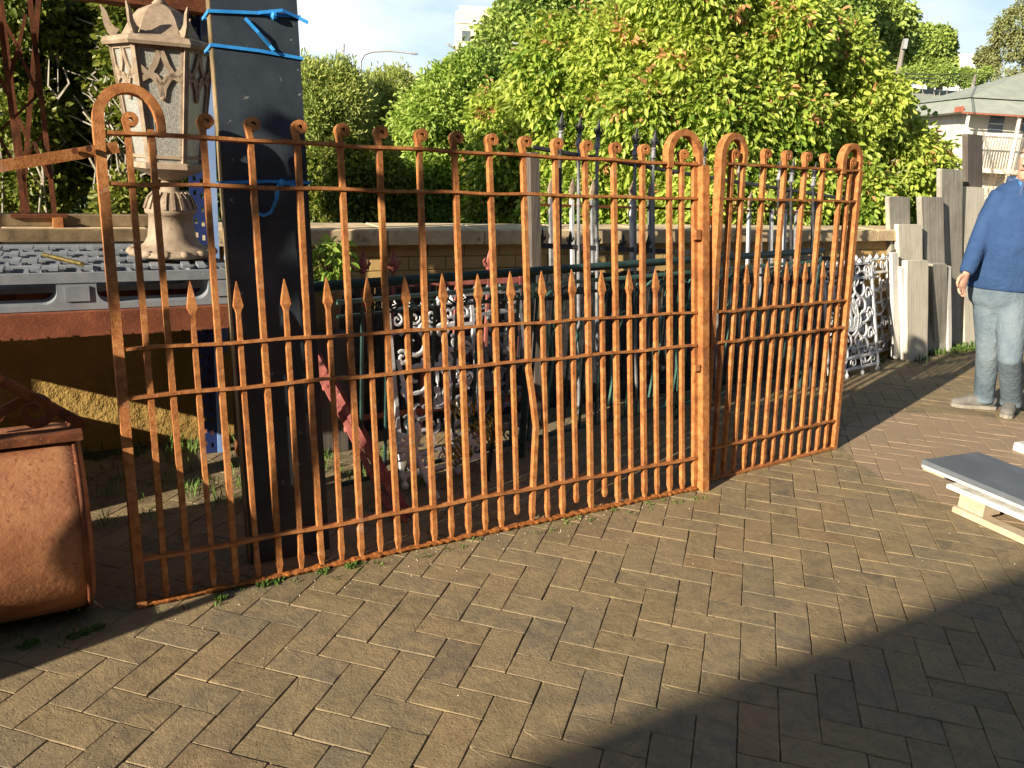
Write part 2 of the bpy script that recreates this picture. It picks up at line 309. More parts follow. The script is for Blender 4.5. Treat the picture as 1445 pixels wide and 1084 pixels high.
def thing(name, loc, label, cat, group=None):
    o = bpy.data.objects.new(name, None); COL.objects.link(o); o.location = loc; o.empty_display_size = .1
    o['label'] = label; o['category'] = cat
    if group: o['group'] = group
    return o
def tagthing(o, label, cat, group=None):
    o['label'] = label; o['category'] = cat
    if group: o['group'] = group
    return o
def recentre(o):
    """put a one-mesh thing's origin at its base"""
    me = o.data; n = len(me.vertices); co = np.empty(n*3); me.vertices.foreach_get('co', co); co = co.reshape(-1, 3)
    c = np.array([(co[:, 0].min()+co[:, 0].max())/2, (co[:, 1].min()+co[:, 1].max())/2, co[:, 2].min()])
    me.vertices.foreach_set('co', (co-c).ravel()); o.location = c; return o
def fastmesh(name, V, F, m, parent=None, tint=None, origin=(0, 0, 0), smooth=False):
    V = np.asarray(V, np.float32)-np.asarray(origin, np.float32); k = F.shape[1]; me = bpy.data.meshes.new(name)
    me.vertices.add(len(V)); me.vertices.foreach_set('co', V.ravel()); me.loops.add(F.size); me.loops.foreach_set('vertex_index', F.ravel().astype(np.int32))
    me.polygons.add(len(F)); me.polygons.foreach_set('loop_start', np.arange(0, F.size, k, dtype=np.int32))
    if tint is not None: me.attributes.new('tint', 'FLOAT', 'POINT').data.foreach_set('value', np.asarray(tint, np.float32))
    me.update(calc_edges=True); me.validate(); me.materials.append(M_[m])
    o = bpy.data.objects.new(name, me); COL.objects.link(o); o.parent = parent; return o
def spiral(c, e1, e2, r0, r1, a0, a1, k=14):
    return [Vector(c)+(e1*math.cos(a0+(a1-a0)*i/k)+e2*math.sin(a0+(a1-a0)*i/k))*(r0+(r1-r0)*i/k) for i in range(k+1)]

# ================================================================== SETTING
g = MB(); R_ = 700
g.add([(-R_, -R_, -.035), (R_, -R_, -.035), (R_, R_, -.035), (-R_, R_, -.035)], [(0, 1, 2, 3)])
gr = g.build('ground', 'soil'); gr['kind'] = 'structure'
# paved yard: joint bed, then one mesh per paver
PV = bpy.data.objects.new('pavement', None); COL.objects.link(PV); PV['kind'] = 'structure'
jb = MB(); a, b, c, d = P(-5, -6, -.0048), P(12, -6, -.0048), P(12, 1.62, -.0048), P(-5, 1.62, -.0048)
jb.add([a, b, c, d], [(0, 1, 2, 3)]); jb.build('joint_bed', 'joint', PV)
cy_, sy_ = math.cos(YAW), math.sin(YAW)
def lat(u, v):
    du, dv = (u-LCX)*PW, (v-LCY)*PW
    return Vector((du*cy_-dv*sy_, du*sy_+dv*cy_, 0))
pav_mesh = []
for k in range(6):
    rr = random.Random(k); b = MB(); gap = .0022+.0007*(k % 3)
    lx, ly, t_ = 2*PW-gap, PW-gap, .05; r = .0018
    # outline with slightly worn corners and wobbling edges
    out = []
    for (x0, y0, x1, y1) in ((-1, -1, 1, -1), (1, -1, 1, 1), (1, 1, -1, 1), (-1, 1, -1, -1)):
        for q in (.015, .22, .45, .68, .985):
            x = x0+(x1-x0)*q; y = y0+(y1-y0)*q; out.append([x*lx/2, y*ly/2])
    for q in out: q[0] += rr.uniform(-.0012, .0012); q[1] += rr.uniform(-.0012, .0012)
    n_ = len(out); vs = [(x, y, -t_) for x, y in out]+[(x, y, -r) for x, y in out]+[(x*(1-2*r/lx), y*(1-2*r/ly), rr.uniform(-.0006, .0006)) for x, y in out]+[(0, 0, .0008)]
    fs = [(i, (i+1) % n_, n_+(i+1) % n_, n_+i) for i in range(n_)]+[(n_+i, n_+(i+1) % n_, 2*n_+(i+1) % n_, 2*n_+i) for i in range(n_)]+[(2*n_+i, 2*n_+(i+1) % n_, 3*n_) for i in range(n_)]
    b.add(vs, fs); me = b.mesh('paver'); me.materials.append(M_['paver']); pav_mesh.append(me)
allp = []
for i in range(-60, 90):
    for j in range(-40, 40):
        u = i+2*j; v = i-2*j
        for kind in (0, 1):
            c = lat(u+.5, v+1) if kind == 0 else lat(u+1, v-.5)
            q = c-A0; s_, n_ = q.dot(U), q.dot(N)
            if -3.2 < s_ < 11 and -4.6 < n_ < 1.50: allp.append((c, kind, s_, n_))
def visible(c):
    r = c-CAM; z = r.dot(CF)
    if z < .4: return False
    x = 722.5+FOC*r.dot(CR)/z; y = 542+FOC*r.dot(CD)/z
    return -60 < x < 1505 and y < 1150
allp.sort(key=lambda q: (not (visible(q[0])), (q[0]-CAM).length))
rest = MB(); nobj = 0
for idx, (c, kind, s_, n_) in enumerate(allp):
    if random.random() < .004 and n_ < -1: pass
    ang = YAW+(math.pi/2 if kind == 0 else 0)+random.gauss(0, .006)
    tilt = (random.gauss(0, .0035), random.gauss(0, .0035)); zz = random.gauss(0, .0008)
    if n_ > .2: zz -= .002
    if idx < 300:
        o = place('paver', pav_mesh[random.randrange(6)], (c.x, c.y, zz), PV, (tilt[0], tilt[1], ang+(math.pi if random.random() < .5 else 0)))
    else:
        me = pav_mesh[random.randrange(6)]; Rm = Matrix.Rotation(ang, 3, 'Z') @ Matrix.Rotation(tilt[0], 3, 'X')
        if (c-CAM).length > 9 or not visible(c):
            rest.bevbox(Vector((c.x, c.y, zz-.02)), Rm @ Vector((2*PW-.005, 0, 0)), Rm @ Vector((0, PW-.005, 0)), Vector((0, 0, .04)), .003)
        else: rest.add([Rm @ v.co+Vector((c.x, c.y, zz)) for v in me.vertices], [tuple(p.vertices) for p in me.polygons])
ro = rest.build('paver', 'paver', PV); ro['kind'] = 'stuff'

# ------------------------------------------------------------------ boundary wall with coping
WN = 1.58; WT = 1.0
wall = thing('boundary_wall', P(2, WN+.1), 'long low yellow painted brick wall with flat coping behind the ironwork', 'wall')
b = MB(); s0, s1 = -4.5, 6.25
b.box(P((s0+s1)/2, WN+.135, WT/2-.02), U*(s1-s0), N*.23, Z*(WT+.04)); b.build('wall_core', 'stucco', wall)
bm_ = MB(); bm_.bevbox((0, 0, 0), (.230, 0, 0), (0, .071, 0), (0, 0, .02), .002); brme = bm_.mesh('brick'); brme.materials.append(M_['brick'])
cnt = 0; Rw = Matrix((U, Z, -N)).transposed()           # x along, y up, z toward the yard
for row in range(12):
    zc = .965-row*.076; sc = .95+(.1175 if row % 2 else 0)
    while sc < 6.15:
        if cnt < 296 and not (zc < .30 and sc < 3):
            o = place('brick', brme, P(sc, WN+.021, zc), wall); o.rotation_euler = Rw.to_euler(); o.location = o.location + N*random.uniform(-.002, .002); cnt += 1
        sc += .235
b = MB(); sc = s0; k = 0
while sc < s1:
    ln = .60; c0 = P(sc+ln/2, WN+.125, WT+.045+random.uniform(-.002, .002))
    q = MB(); q.bevbox(c0, U*(ln-.008), N*.36, Z*.085, .008); q.build('coping_stone', 'coping', wall); sc += ln

# ================================================================== GATES
def gate(root, A, Uv, lean, nb, pitch, longs, arcL, arcR, scrolls, rails, endpost, strap=False, crust=True, bent=None, h=(1.0,)):
    Nv = Vector((-Uv.y, Uv.x, 0)); up = Nv*math.sin(lean)+Z*math.cos(lean); D = Nv*math.cos(lean)-Z*math.sin(lean)
    W = lambda s, t, d=0: A+Uv*s+up*t+D*d
    T1 = 1.54
    for k in range(nb):
        s = k*pitch+random.uniform(-.002, .002); w_ = .0094 if k in longs else .0080; prof = []
        jig = random.uniform(-.003, .003); tw = random.uniform(-.004, .004)
        if k == 0 or (k == nb-1 and endpost != 'angle'):      # flat end stile
            top = T1; wq = .015
            ts = [0, .3, .8, 1.2, top]; m = MB(); m.sweep([W(s, t) for t in ts], wq, .021, D); ob = m.build('end_stile', 'rust', root)
        elif k in longs:
            ts = [.004, .03, .05, .075, .12, .45, .68, 1.0, 1.3, T1-.02, T1+.015]
            ww = [.006, .007, .011, w_, w_, w_, w_, w_, w_, w_, .009]
            off = [0]*len(ts)
            if bent == k: ts = [.004, .03, .05, .075, .15, .30, .42, .55, .68, 1.0, 1.3, T1+.015]; ww = [.006, .007, .011]+[w_]*8+[.009]; off = [0, 0, 0, 0, .006, .018, .028, .014, -.004, 0, 0, 0]
            m = MB(); m.sweep([W(s+o_+tw*math.sin(t*2.2)+jig*t, t, random.uniform(-.001, .001)) for t, o_ in zip(ts, off)], ww, [min(.0115, x*1.22) for x in ww], D)
            ob = m.build('bar', 'rust', root)
        else:
            tp = 1.075+random.uniform(-.006, .006)
            if crust and random.random() < .12: b0 = [.055, .06, .075]
            else: b0 = [.004, .03, .06]
            ts = b0+[.1, .4, .7, .9, .958, .972, .984, tp-.035, tp]
            ww = [.005, .007, .010]+[w_]*4+[w_*.9, .010, .0165, .0080, .001]
            dd = [.005, .007, .010]+[w_*1.15]*4+[w_*.9, .010, .012, .006, .001]
            m = MB(); m.sweep([W(s+tw*math.sin(t*2)+jig*t*.6, t) for t in ts], ww, dd, D); ob = m.build('spear_bar', 'rust', root)
        if k in scrolls:                                        # rolled strip at the head
            r = .0215 if scrolls[k] == 1 else .0195; c = W(s+.012+jig*T1, T1+.050+(0 if scrolls[k] == 1 else -.01)); e = []
            e.append(W(s+jig*T1, T1+.005)); e.append(W(s+jig*T1-.004, T1+.03))
            e += spiral(c, Uv, up, r, .0085, math.pi*.98, math.pi*.98-math.pi*2.05, 16)
            m = MB(); kk = len(e); m.sweep(e, [.0090-.0022*i/kk for i in range(kk)], [.0125+.004*min(1, i/5) for i in range(kk)], D); m.build('scroll', 'rust', ob)
    def arch(sa, sb, t_end, flip):
        c = (sa+sb)/2; r = abs(sb-sa)/2; e = []
        for t in ((T1-.02, T1+.02) if True else ()): e.append(W(sa, t))
        for i in range(15):
            a_ = math.pi*i/14; e.append(W(c-math.cos(a_)*(c-sa), T1+.035+math.sin(a_)*r*1.12))
        e.append(W(sb, t_end))
        kk = len(e); m = MB(); m.sweep(e, [.0165-.004*i/kk for i in range(kk)], [.021-.003*i/kk for i in range(kk)], D); m.build('arch', 'rust', root)
    arch(arcL[0]*pitch, arcL[1]*pitch, T1-.005, 1)
    arch(arcR[0]*pitch, arcR[1]*pitch, T1-.005, 1)
    Lg = (nb-1)*pitch
    for t in rails:
        m = MB(); k = 40; pts = [W(-.005+(Lg+.01)*i/k, t+.002*math.sin(i*.9+t*7)+random.uniform(-.0008, .0008), 0) for i in range(k+1)]
        m.sweep(pts, [.0052+random.uniform(-.0006, .0008) for _ in pts], [.0185+random.uniform(-.0008, .0008) for _ in pts], D); m.build('rail', 'rust', root)
    m = MB(); k = 170 if crust else 40
    pts = [W(-.01+(Lg+.02)*i/k, .008) for i in range(k+1)]
    if crust: m.sweep(pts, [.007+random.uniform(-.001, .006) for _ in pts], [.021+random.uniform(-.003, .006) for _ in pts], D, n=7)
    else: m.sweep(pts, .006, .020, D)
    m.build('bottom_rail', 'rust_crust' if crust else 'rust', root)
    return W, D, up
gl = rad(9.5)
g1 = thing('driveway_gate', A0, 'long rusty wrought iron gate leaf with spear bars, leaning left of the angle iron post', 'gate')
n1 = 33; p1 = 2.48/32
longs = {0, 1, 2, 31, 30, 32}|{k for k in range(2, 31, 2)}
sc1 = {1: 2, 31: 2}; sc1.update({k: 1 for k in range(4, 29, 2)})
W1, D1, up1 = gate(g1, A0-U*.01, U, gl, n1, p1, longs, (0, 2.35), (30, 32.4), sc1, (.160, .705, .862, 1.385, 1.540), 'angle', bent=20)
m = MB(); m.box(W1(2.515, .765, .010), U*.036, D1*.006, up1*1.53); m.box(W1(2.533-.003, .765, -.018), U*.006, D1*.05, up1*1.53); m.box(W1(2.497, .765, -.018), U*.006, D1*.05, up1*1.53)
m.box(W1(2.515, .765, -.043), U*.040, D1*.006, up1*1.54); m.build('meeting_stile', 'rust', g1)
m = MB(); m.sweep([W1(2.545, 1.285, -.03), W1(2.60, 1.285, -.02), W1(2.66, 1.28, 0)], .02, .006, D1); m.build('latch', 'rust', g1)
m = MB(); m.box(W1(2.47, 1.22, -.03), U*.03, D1*.03, up1*.045); m.build('lock_lug', 'rust', g1); m = MB(); m.box(W1(2.468, .60, -.03), U*.03, D1*.02, up1*.03); m.build('lock_lug', 'rust', g1)
m = MB(); ea = SN(0, 232, .0); pa = P(-.95, .205, 1.272); pb = P(-.28, .215, 1.408); pc = W1(.05, 1.495, -.012)
st = [pa, pb, pc]; m.sweep(st, .017, .005, N); hs = m.build('hinge_strap', 'rust', g1)
for q in (-.085, -.045): m = MB(); m.lathe(P(q, .218, 1.474+(q+.02)*.22), [(.009, -.012), (.010, -.004), (.007, 0)], 8, N); m.build('bolt', 'rust_dark', hs)
U2 = Vector((.822, .600, 0)).normalized(); A2 = G(1008, 676)-U2*.095; A2.z = 0
g2 = thing('pedestrian_gate', A2, 'shorter rusty wrought iron gate leaf with hooped corners, right of the angle iron post', 'gate')
longs2 = {0, 1, 2, 4, 6, 8, 10, 12, 13, 14}
gate(g2, A2, U2, rad(4.6), 15, 1.09/14, longs2, (0, 2), (12, 14), {1: 2, 4: 1, 6: 1, 8: 1, 10: 1, 13: 2}, (.170, .700, .850, 1.380, 1.538), 'bar', crust=False)

# ================================================================== DRUM AND BRACKET (left foreground)
dr = thing('rusty_drum', P(-.5, .15), 'large rusty steel drum lying on its side beside the gate foot', 'drum')
b = MB(); b.lathe(P(-1.35, .155, .305), [(.285, 0), (.305, .012), (.304, .4), (.308, .60), (.308, .62), (.304, .64), (.303, .9), (.305, 1.14), (.300, 1.18), (.276, 1.205), (.262, 1.19), (.25, 1.18)], 56, U); b.build('shell', 'drum', dr, smooth=True)
b = MB(); b.lathe(P(-.172, .155, .305), [(.305, 0), (.309, .006), (.305, .014)], 56, U); b.build('rim', 'rust_dark', dr, smooth=True)
br = thing('scroll_bracket', P(-.5, .06, .59), 'rusty cast iron corner bracket with a scroll, lying on the drum', 'bracket')
b = MB(); b.box(P(-.60, .06, .619), U*.92, N*.07, Z*.010); b.box(P(-.60, .027, .611), U*.92, N*.006, Z*.022); b.build('base_bar', 'rust_dark', br)
b = MB(); b.sweep([P(-.13, .09, .628), P(-.34, .01, .815), P(-.62, -.08, 1.08), P(-.95, -.17, 1.38)], .014, .012, N); b.build('diagonal_bar', 'rust_dark', br)
b = MB(); c = P(-.262, .06, .690); e = spiral(c, U, Z, .058, .014, math.pi*.95, -math.pi*1.7, 26); e = [P(-.50, .06, .645), P(-.40, .06, .680)]+e[2:]
kk = len(e); b.sweep(e, [.014-.006*i/kk for i in range(kk)], .010, N); b.build('scroll', 'rust_dark', br)
b = MB()
for a_ in (-.9, -.4, .1, .6):
    e = [P(-.345, .135, .665)+(U*math.sin(a_-1.0)+Z*math.cos(a_-1.0))*q for q in (0, .03, .06, .078)]; b.sweep(e, [.006, .014, .010, .002], .007, N)
b.build('cast_leaf', 'rust_dark', br)
for (x_, z_, r_) in ((-.66, .90, .13), (-.60, 1.00, .06)):
    b = MB(); e = spiral(P(x_, -.04, z_), U, Z, r_, r_*.25, 0, -8.5, 30); b.sweep(e, .020, .012, N); b.build('scroll', 'rust_dark', br)  # unseen scrolls, added to throw shade on the gate bars

# ================================================================== TRESTLE BEAM, PALLET, TIMBERS, LANTERN, LATTICE, RACK
tb = thing('steel_beam', P(-.2, .66), 'rusty steel channel beam on legs carrying the grey pallet', 'beam')
b = MB(); b.box(P(-.45, .63, .838), U*2.1, N*.012, Z*.080); b.box(P(-.45, .67, .877), U*2.1, N*.09, Z*.010); b.box(P(-.45, .67, .801), U*2.1, N*.09, Z*.010)
for i in range(70): b.box(P(-1.4+i*.03+random.uniform(-.01, .01), .625, .797+random.uniform(-.002, .002)), U*random.uniform(.015, .04), N*.014, Z*random.uniform(.004, .009))
b.build('channel', 'beam_red', tb)
for q in (-1.2, .53):
    b = MB(); b.box(P(q, .70, .385), U*.05, N*.05, Z*.77); b.build('leg', 'rust_dark', tb)
b = MB(); b.box(P(-.45, 1.50, .823), U*2.1, N*.05, Z*.10); b.build('rear_channel', 'rust_dark', tb)
for q in (-1.2, .53):
    b = MB(); b.box(P(q, 1.48, .385), U*.05, N*.05, Z*.77); b.build('leg', 'rust_dark', tb)
pl = thing('plastic_pallet', P(-.2, 1.0, .88), 'dirty grey plastic pallet with hand openings, under the lantern', 'pallet')
for n0, n1_ in ((.66, .78), (1.04, 1.16), (1.40, 1.50)):      # three runners with foot blocks
    b = MB(); b.box(P(-.35, (n0+n1_)/2, .896), U*1.68, N*(n1_-n0), Z*.022); b.build('runner', 'grey_plastic', pl)
    for sc, wd in ((-1.1, .16), (-.62, .12), (-.08, .13), (.44, .12)):
        b = MB(); hw = wd/2; poly = []
        for q in range(7):
            a_ = math.pi/2*q/6; poly.append(P(sc-hw-.045*(1-math.sin(a_)), n0, .907+.045*(1-math.cos(a_))))
        poly += [P(sc-hw, n0, .985), P(sc+hw, n0, .985)]
        for q in range(6, -1, -1):
            a_ = math.pi/2*q/6; poly.append(P(sc+hw+.045*(1-math.sin(a_)), n0, .907+.045*(1-math.cos(a_))))
        b.prism(poly, N*(n1_-n0)); fb = b.build('foot_block', 'grey_plastic', pl)
        if n0 < .7: b = MB(); b.box(P(sc, n0-.003, .945), U*(wd*.62), N*.006, Z*.055); b.build('moulded_panel', 'grey_plastic', fb)
b = MB(); b.box(P(-.35, .662, 1.003), U*1.70, N*.012, Z*.036); b.box(P(-.35, 1.50, 1.003), U*1.70, N*.02, Z*.036)
for i in range(5): b.box(P(-.35, .70+i*.195, 1.000), U*1.69, N*.05, Z*.028)
for i in range(29):
    b.box(P(-1.16+i*.058, 1.085, .996), U*.018, N*.82, Z*.018)
b.build('deck', 'grey_plastic', pl)
b = MB()
for i in range(27):
    for j in range(4):
        sc = -1.13+i*.058; nc = .80+j*.195; poly = [P(sc-.017, nc-.055, 1.016), P(sc+.013, nc-.055, 1.016), P(sc+.024, nc+.055, 1.016), P(sc-.006, nc+.055, 1.016)]
        if (i+j) % 3: b.prism(poly, Z*.012)
gp = b.build('deck_grip', 'grey_plastic', pl); gp['kind'] = 'stuff'
b = MB(); b.tube([P(-.16, 1.06, 1.035), P(-.045, .80, 1.032)], .009, 8); tagthing(recentre(b.build('brass_pipe', 'brass')), 'short brass pipe lying on the pallet deck beside the gate post', 'pipe')
for (q0, q1, nn, zz, hh, lab) in ((-2.2, .42, 1.62, 1.118, .05, 'upper weathered timber length lying along the wall top behind the pallet'), (-2.4, .40, 1.54, 1.060, .055, 'lower yellowish timber length in front of the wall top behind the pallet')):
    b = MB(); b.bevbox(P((q0+q1)/2, nn, zz), U*(q1-q0), N*.07, Z*hh, .003); o = b.build('timber_length', 'old_timber'); tagthing(recentre(o), lab, 'timber', 'timbers on the wall behind the pallet')
# lantern
lc = P(.315, 1.02, 1.035)
lt = thing('street_lantern', lc, 'big old pinkish brown cast iron post lantern with frosted glass, standing on the pallet', 'lantern')
b = MB(); prof = [(.168, 0), (.176, .008), (.168, .022), (.126, .034), (.108, .050), (.095, .075), (.089, .12), (.086, .165), (.099, .170), (.101, .182), (.094, .205), (.082, .235), (.062, .255), (.036, .265), (.030, .30)]
b.lathe(lc, prof, 32); b.build('base', 'terracotta_paint', lt, smooth=True)
b = MB()
for i in range(18):
    a_ = 2*math.pi*i/18; e = [lc+Vector((math.cos(a_)*r, math.sin(a_)*r, z)) for r, z in ((.101, .190), (.095, .207), (.084, .236), (.062, .257))]; b.sweep(e, .006, .005, Vector((math.cos(a_), math.sin(a_), 0)))
b.build('fluting', 'terracotta_paint', lt)
b = MB()
for i in range(14):
    a_ = 2*math.pi*i/14; b.lathe(lc+Vector((math.cos(a_)*.160, math.sin(a_)*.160, .006)), [(.018, 0), (.022, .010), (.012, .024)], 8)
pf_ = b.build('petal_foot', 'terracotta_paint', lt, smooth=True); pf_['kind'] = 'stuff'
b = MB(); b.lathe(lc, [(.022, .26), (.022, .30), (.050, .308), (.100, .332), (.140, .348), (.152, .352), (.152, .372), (.14, .376)], 6, ph=rad(35)); b.build('cup', 'terracotta_paint', lt)
hexa = rad(35)
e1_ = Z.orthogonal().normalized(); e2_ = Z.cross(e1_)
def hexp(r, h, k): a_ = 2*math.pi*k/6+hexa; return lc+(e1_*math.cos(a_)+e2_*math.sin(a_))*r+Z*h
h0, h1, r0_, r1_ = .376, .815, .128, .186
for k in range(6):
    b = MB(); out = (hexp(1, 0, k)-hexp(0, 0, k)); b.sweep([hexp(r0_, h0, k), hexp(r1_, h1, k)], .009, .008, out); b.build('corner_bar', 'terracotta_paint', lt)
    a0, a1, b0_, b1_ = hexp(r0_*.97, h0, k), hexp(r0_*.97, h0, k+1), hexp(r1_*.97, h1, k), hexp(r1_*.97, h1, k+1)
    nrm = (a1-a0).cross(b0_-a0).normalized(); b = MB(); b.prism([a0, a1, b1_, b0_], -nrm*.004*(1 if nrm.dot(a0-lc) > 0 else -1)); pane = b.build('pane', 'glass', lt)
    if nrm.dot((a0+a1)/2-lc) < 0: nrm = -nrm
    F = lambda x, y: (a0*(1-x)+a1*x)*(1-y)+(b0_*(1-x)+b1_*x)*y+nrm*.004
    tr = MB()
    tr.sweep([F(.04, .05), F(.96, .05)], .006, .004, nrm); tr.sweep([F(.05, .97), F(.95, .97)], .008, .004, nrm); tr.sweep([F(.07, .03), F(.07, .97)], .004, .004, nrm); tr.sweep([F(.93, .03), F(.93, .97)], .004, .004, nrm)
    for mir in (0, 1):
        X = (lambda x: 1-x) if mir else (lambda x: x)
        tr.sweep([F(X(.06), .70), F(X(.22), .735), F(X(.38), .83), F(X(.5), .965)], .010, .005, nrm)
        tr.sweep([F(X(.5), .56), F(X(.46), .64), F(X(.34), .72), F(X(.18), .755), F(X(.06), .80)][::1], .010, .005, nrm)
        tr.sweep([F(X(.06), .80), F(X(.28), .76), F(X(.5), .70)], .001, .001, nrm)
        tr.sweep([F(X(.22), .755), F(X(.38), .735), F(X(.5), .66)], .009, .005, nrm)
    tr.lathe(F(.5, .55), [(.008, 0), (.010, .004), (.004, .008)], 8, nrm); tr.build('tracery', 'terracotta_paint', pane)
b = MB(); b.lathe(lc, [(.155, .812), (.214, .806), (.220, .818), (.210, .835), (.172, .845), (.145, .850), (.130, .875), (.108, .915), (.080, .945), (.050, .960), (.030, .968)], 6, ph=hexa); b.build('roof', 'terracotta_paint', lt)
for k in range(6):
    rd = hexp(1, 0, k)-hexp(0, 0, k); tg = Z.cross(rd)
    b = MB(); e = [hexp(r, h, k) for r, h in ((.160, .848), (.178, .860), (.192, .885), (.200, .925), (.212, .948))]; b.sweep(e, [.022, .018, .013, .009, .002], [.006, .006, .005, .005, .003], tg); b.build('horn', 'terracotta_paint', lt)
b = MB(); b.lathe(lc, [(.018, .962), (.030, .972), (.018, .985), (.013, 1.0), (.022, 1.012), (.010, 1.03), (.006, 1.10), (.014, 1.115), (.002, 1.16)], 14); b.build('finial', 'terracotta_paint', lt, smooth=True)
# slate-grey board wrapped with blue strapping
bl = rad(9.5); bup = N*math.sin(bl)+Z*math.cos(bl); bD = N*math.cos(bl)-Z*math.sin(bl)
B0 = P(.385, .155); BWd = .300
bd = thing('wrapped_board', B0+U*BWd/2, 'tall dark slate grey slab bound with blue strapping, behind the gate', 'slab')
b = MB(); b.box(B0+U*(BWd/2)+bup*1.25, U*BWd, bD*.05, bup*2.5); b.build('face', 'slate_board', bd)
b = MB(); b.box(B0-U*.0035+bup*1.25, U*.004, bD*.047, bup*2.49); b.build('edge', 'old_timber', bd)
b = MB(); b.box(B0+U*(BWd/2)+bD*.045+bup*1.25, U*(BWd-.03), bD*.035, bup*2.46); b.build('rear_layer', 'wood_dark', bd)
for (t0, t1) in ((1.385, 1.395), (1.845, 1.832), (1.955, 1.975), (2.05, 2.055)):
    b = MB(); e = [B0-U*.012-bD*.030+bup*t0, B0+U*(BWd*.5)-bD*.031+bup*((t0+t1)/2+.004), B0+U*(BWd+.008)-bD*.030+bup*t1, B0+U*(BWd+.008)+bD*.070+bup*t1, B0-U*.012+bD*.070+bup*t0]
    b.sweep(e, .0055, .0015, bD, closed=True); b.build('strap', 'strap_blue', bd)
for pts in ([(.11, 1.945), (.15, 1.90), (.19, 1.862), (.20, 1.845)], [(.20, 1.39), (.235, 1.385), (.265, 1.368), (.268, 1.362)], [(.19, 1.39), (.175, 1.33), (.155, 1.285), (.125, 1.272), (.10, 1.285)], [(.16, 1.97), (.24, 1.985), (.30, 1.97), (.33, 1.955)]):
    b = MB(); b.sweep([B0+U*x-bD*(.034+.01*(i % 2))+bup*y for i, (x, y) in enumerate(pts)], .0055, .002, bD); b.build('strap_tail', 'strap_blue', bd)
for (x, y) in ((.20, 1.39), (.21, 1.965)):
    b = MB(); b.lathe(B0+U*x-bD*.036+bup*y, [(.006, -.010), (.014, -.004), (.013, .006), (.006, .011)], 8, U); b.build('knot', 'strap_blue', bd)
# pallet-rack upright (perforated)
rk = thing('rack_upright', P(.51, 1.36), 'navy blue perforated pallet rack upright between the lantern and the slab', 'upright')
s0, _ = SN(264, 200, 1.36); s1, _ = SN(289, 200, 1.36); wd = s1-s0
b = MB(); z = 0.0
def strip(x0, x1, z0, z1): b.box(P(s0+(x0+x1)/2*wd, 1.36, (z0+z1)/2), U*((x1-x0)*wd), N*.006, Z*(z1-z0))
strip(0, .22, 0, 2.6); strip(.40, .62, 0, 2.6); strip(.80, 1, 0, 2.6); zz = 0.0
while zz < 2.58:
    strip(.22, .40, zz, zz+.042); strip(.62, .80, zz-.012 if zz > 0 else 0, zz+.028); zz += .064
b.build('front_web', 'rack_navy', rk)
b = MB(); b.box(P(s1+.022, 1.36, 1.3), U*.042, N*.02, Z*2.6); b.build('side_flange', 'rack_blue', rk)
b = MB(); b.sweep([P(s1+.06, 1.40, .5), P(s1+.12, 1.44, 1.3)], .012, .012, N); b.build('brace', 'rack_blue', rk)
# dark rusty beam overhead
b = MB(); b.box(P(-.35, 1.30, 2.13), U*2.2, N*.12, Z*.22); b.box(P(-.35, 1.22, 2.02), U*2.2, N*.10, Z*.012); ob = thing('overhead_beam', P(-.35, 1.3, 2.0), 'dark brown rusty beam crossing above the lantern roof', 'beam'); b.build('web', 'rust_dark', ob)
for q in (-1.40, .64): b = MB(); b.box(P(q, 1.30, 1.0), U*.06, N*.06, Z*2.04); b.build('post', 'rust_dark', ob)
# lattice stanchion
ls = thing('lattice_stanchion', P(-.1, 1.62, 1.14), 'tall leaning rusty lattice stanchion standing on the wall timbers', 'stanchion')
def spx(px, py, n): s_, z_ = SN(px, py, n); return P(s_, n, z_)
for (a_, b_, n) in (((34, -70), (78, 308), 1.62), ((-8, -40), (35, 309), 1.60), ((-8, -70), (40, 306), 1.80), ((60, -70), (30, 306), 1.80)):
    m = MB(); q0, q1 = spx(*a_, n), spx(*b_, n); m.box((q0+q1)/2, U*.020, N*.008, (q0-q1)); m.box((q0+q1)/2+U*.008+N*.012, U*.005, N*.022, (q0-q1)); m.build('upright', 'rust_dark', ls)
for (a_, b_, n) in (((26, 72), (54, 134), 1.61), ((54, 134), (-6, 190), 1.66), ((24, 72), (10, 120), 1.66), ((-6, 100), (14, 140), 1.61), ((-4, 190), (36, 256), 1.61), ((48, 200), (68, 250), 1.61), ((60, 190), (38, 220), 1.70), ((0, 20), (30, 75), 1.75), ((36, 20), (24, 75), 1.75), ((10, 130), (42, 205), 1.75)):
    m = MB(); q0, q1 = spx(*a_, n), spx(*b_, n); m.box((q0+q1)/2, U*.015, N*.006, (q0-q1)); m.build('lacing_bar', 'rust_dark', ls)
m = MB(); m.box(spx(55, 304, 1.62), U*.22, N*.10, Z*.016); m.build('base_plate', 'rust_dark', ls)
m = MB(); m.box(spx(82, 321, 1.56), U*.04, N*.05, Z*.085); m.build('foot', 'rust', ls)

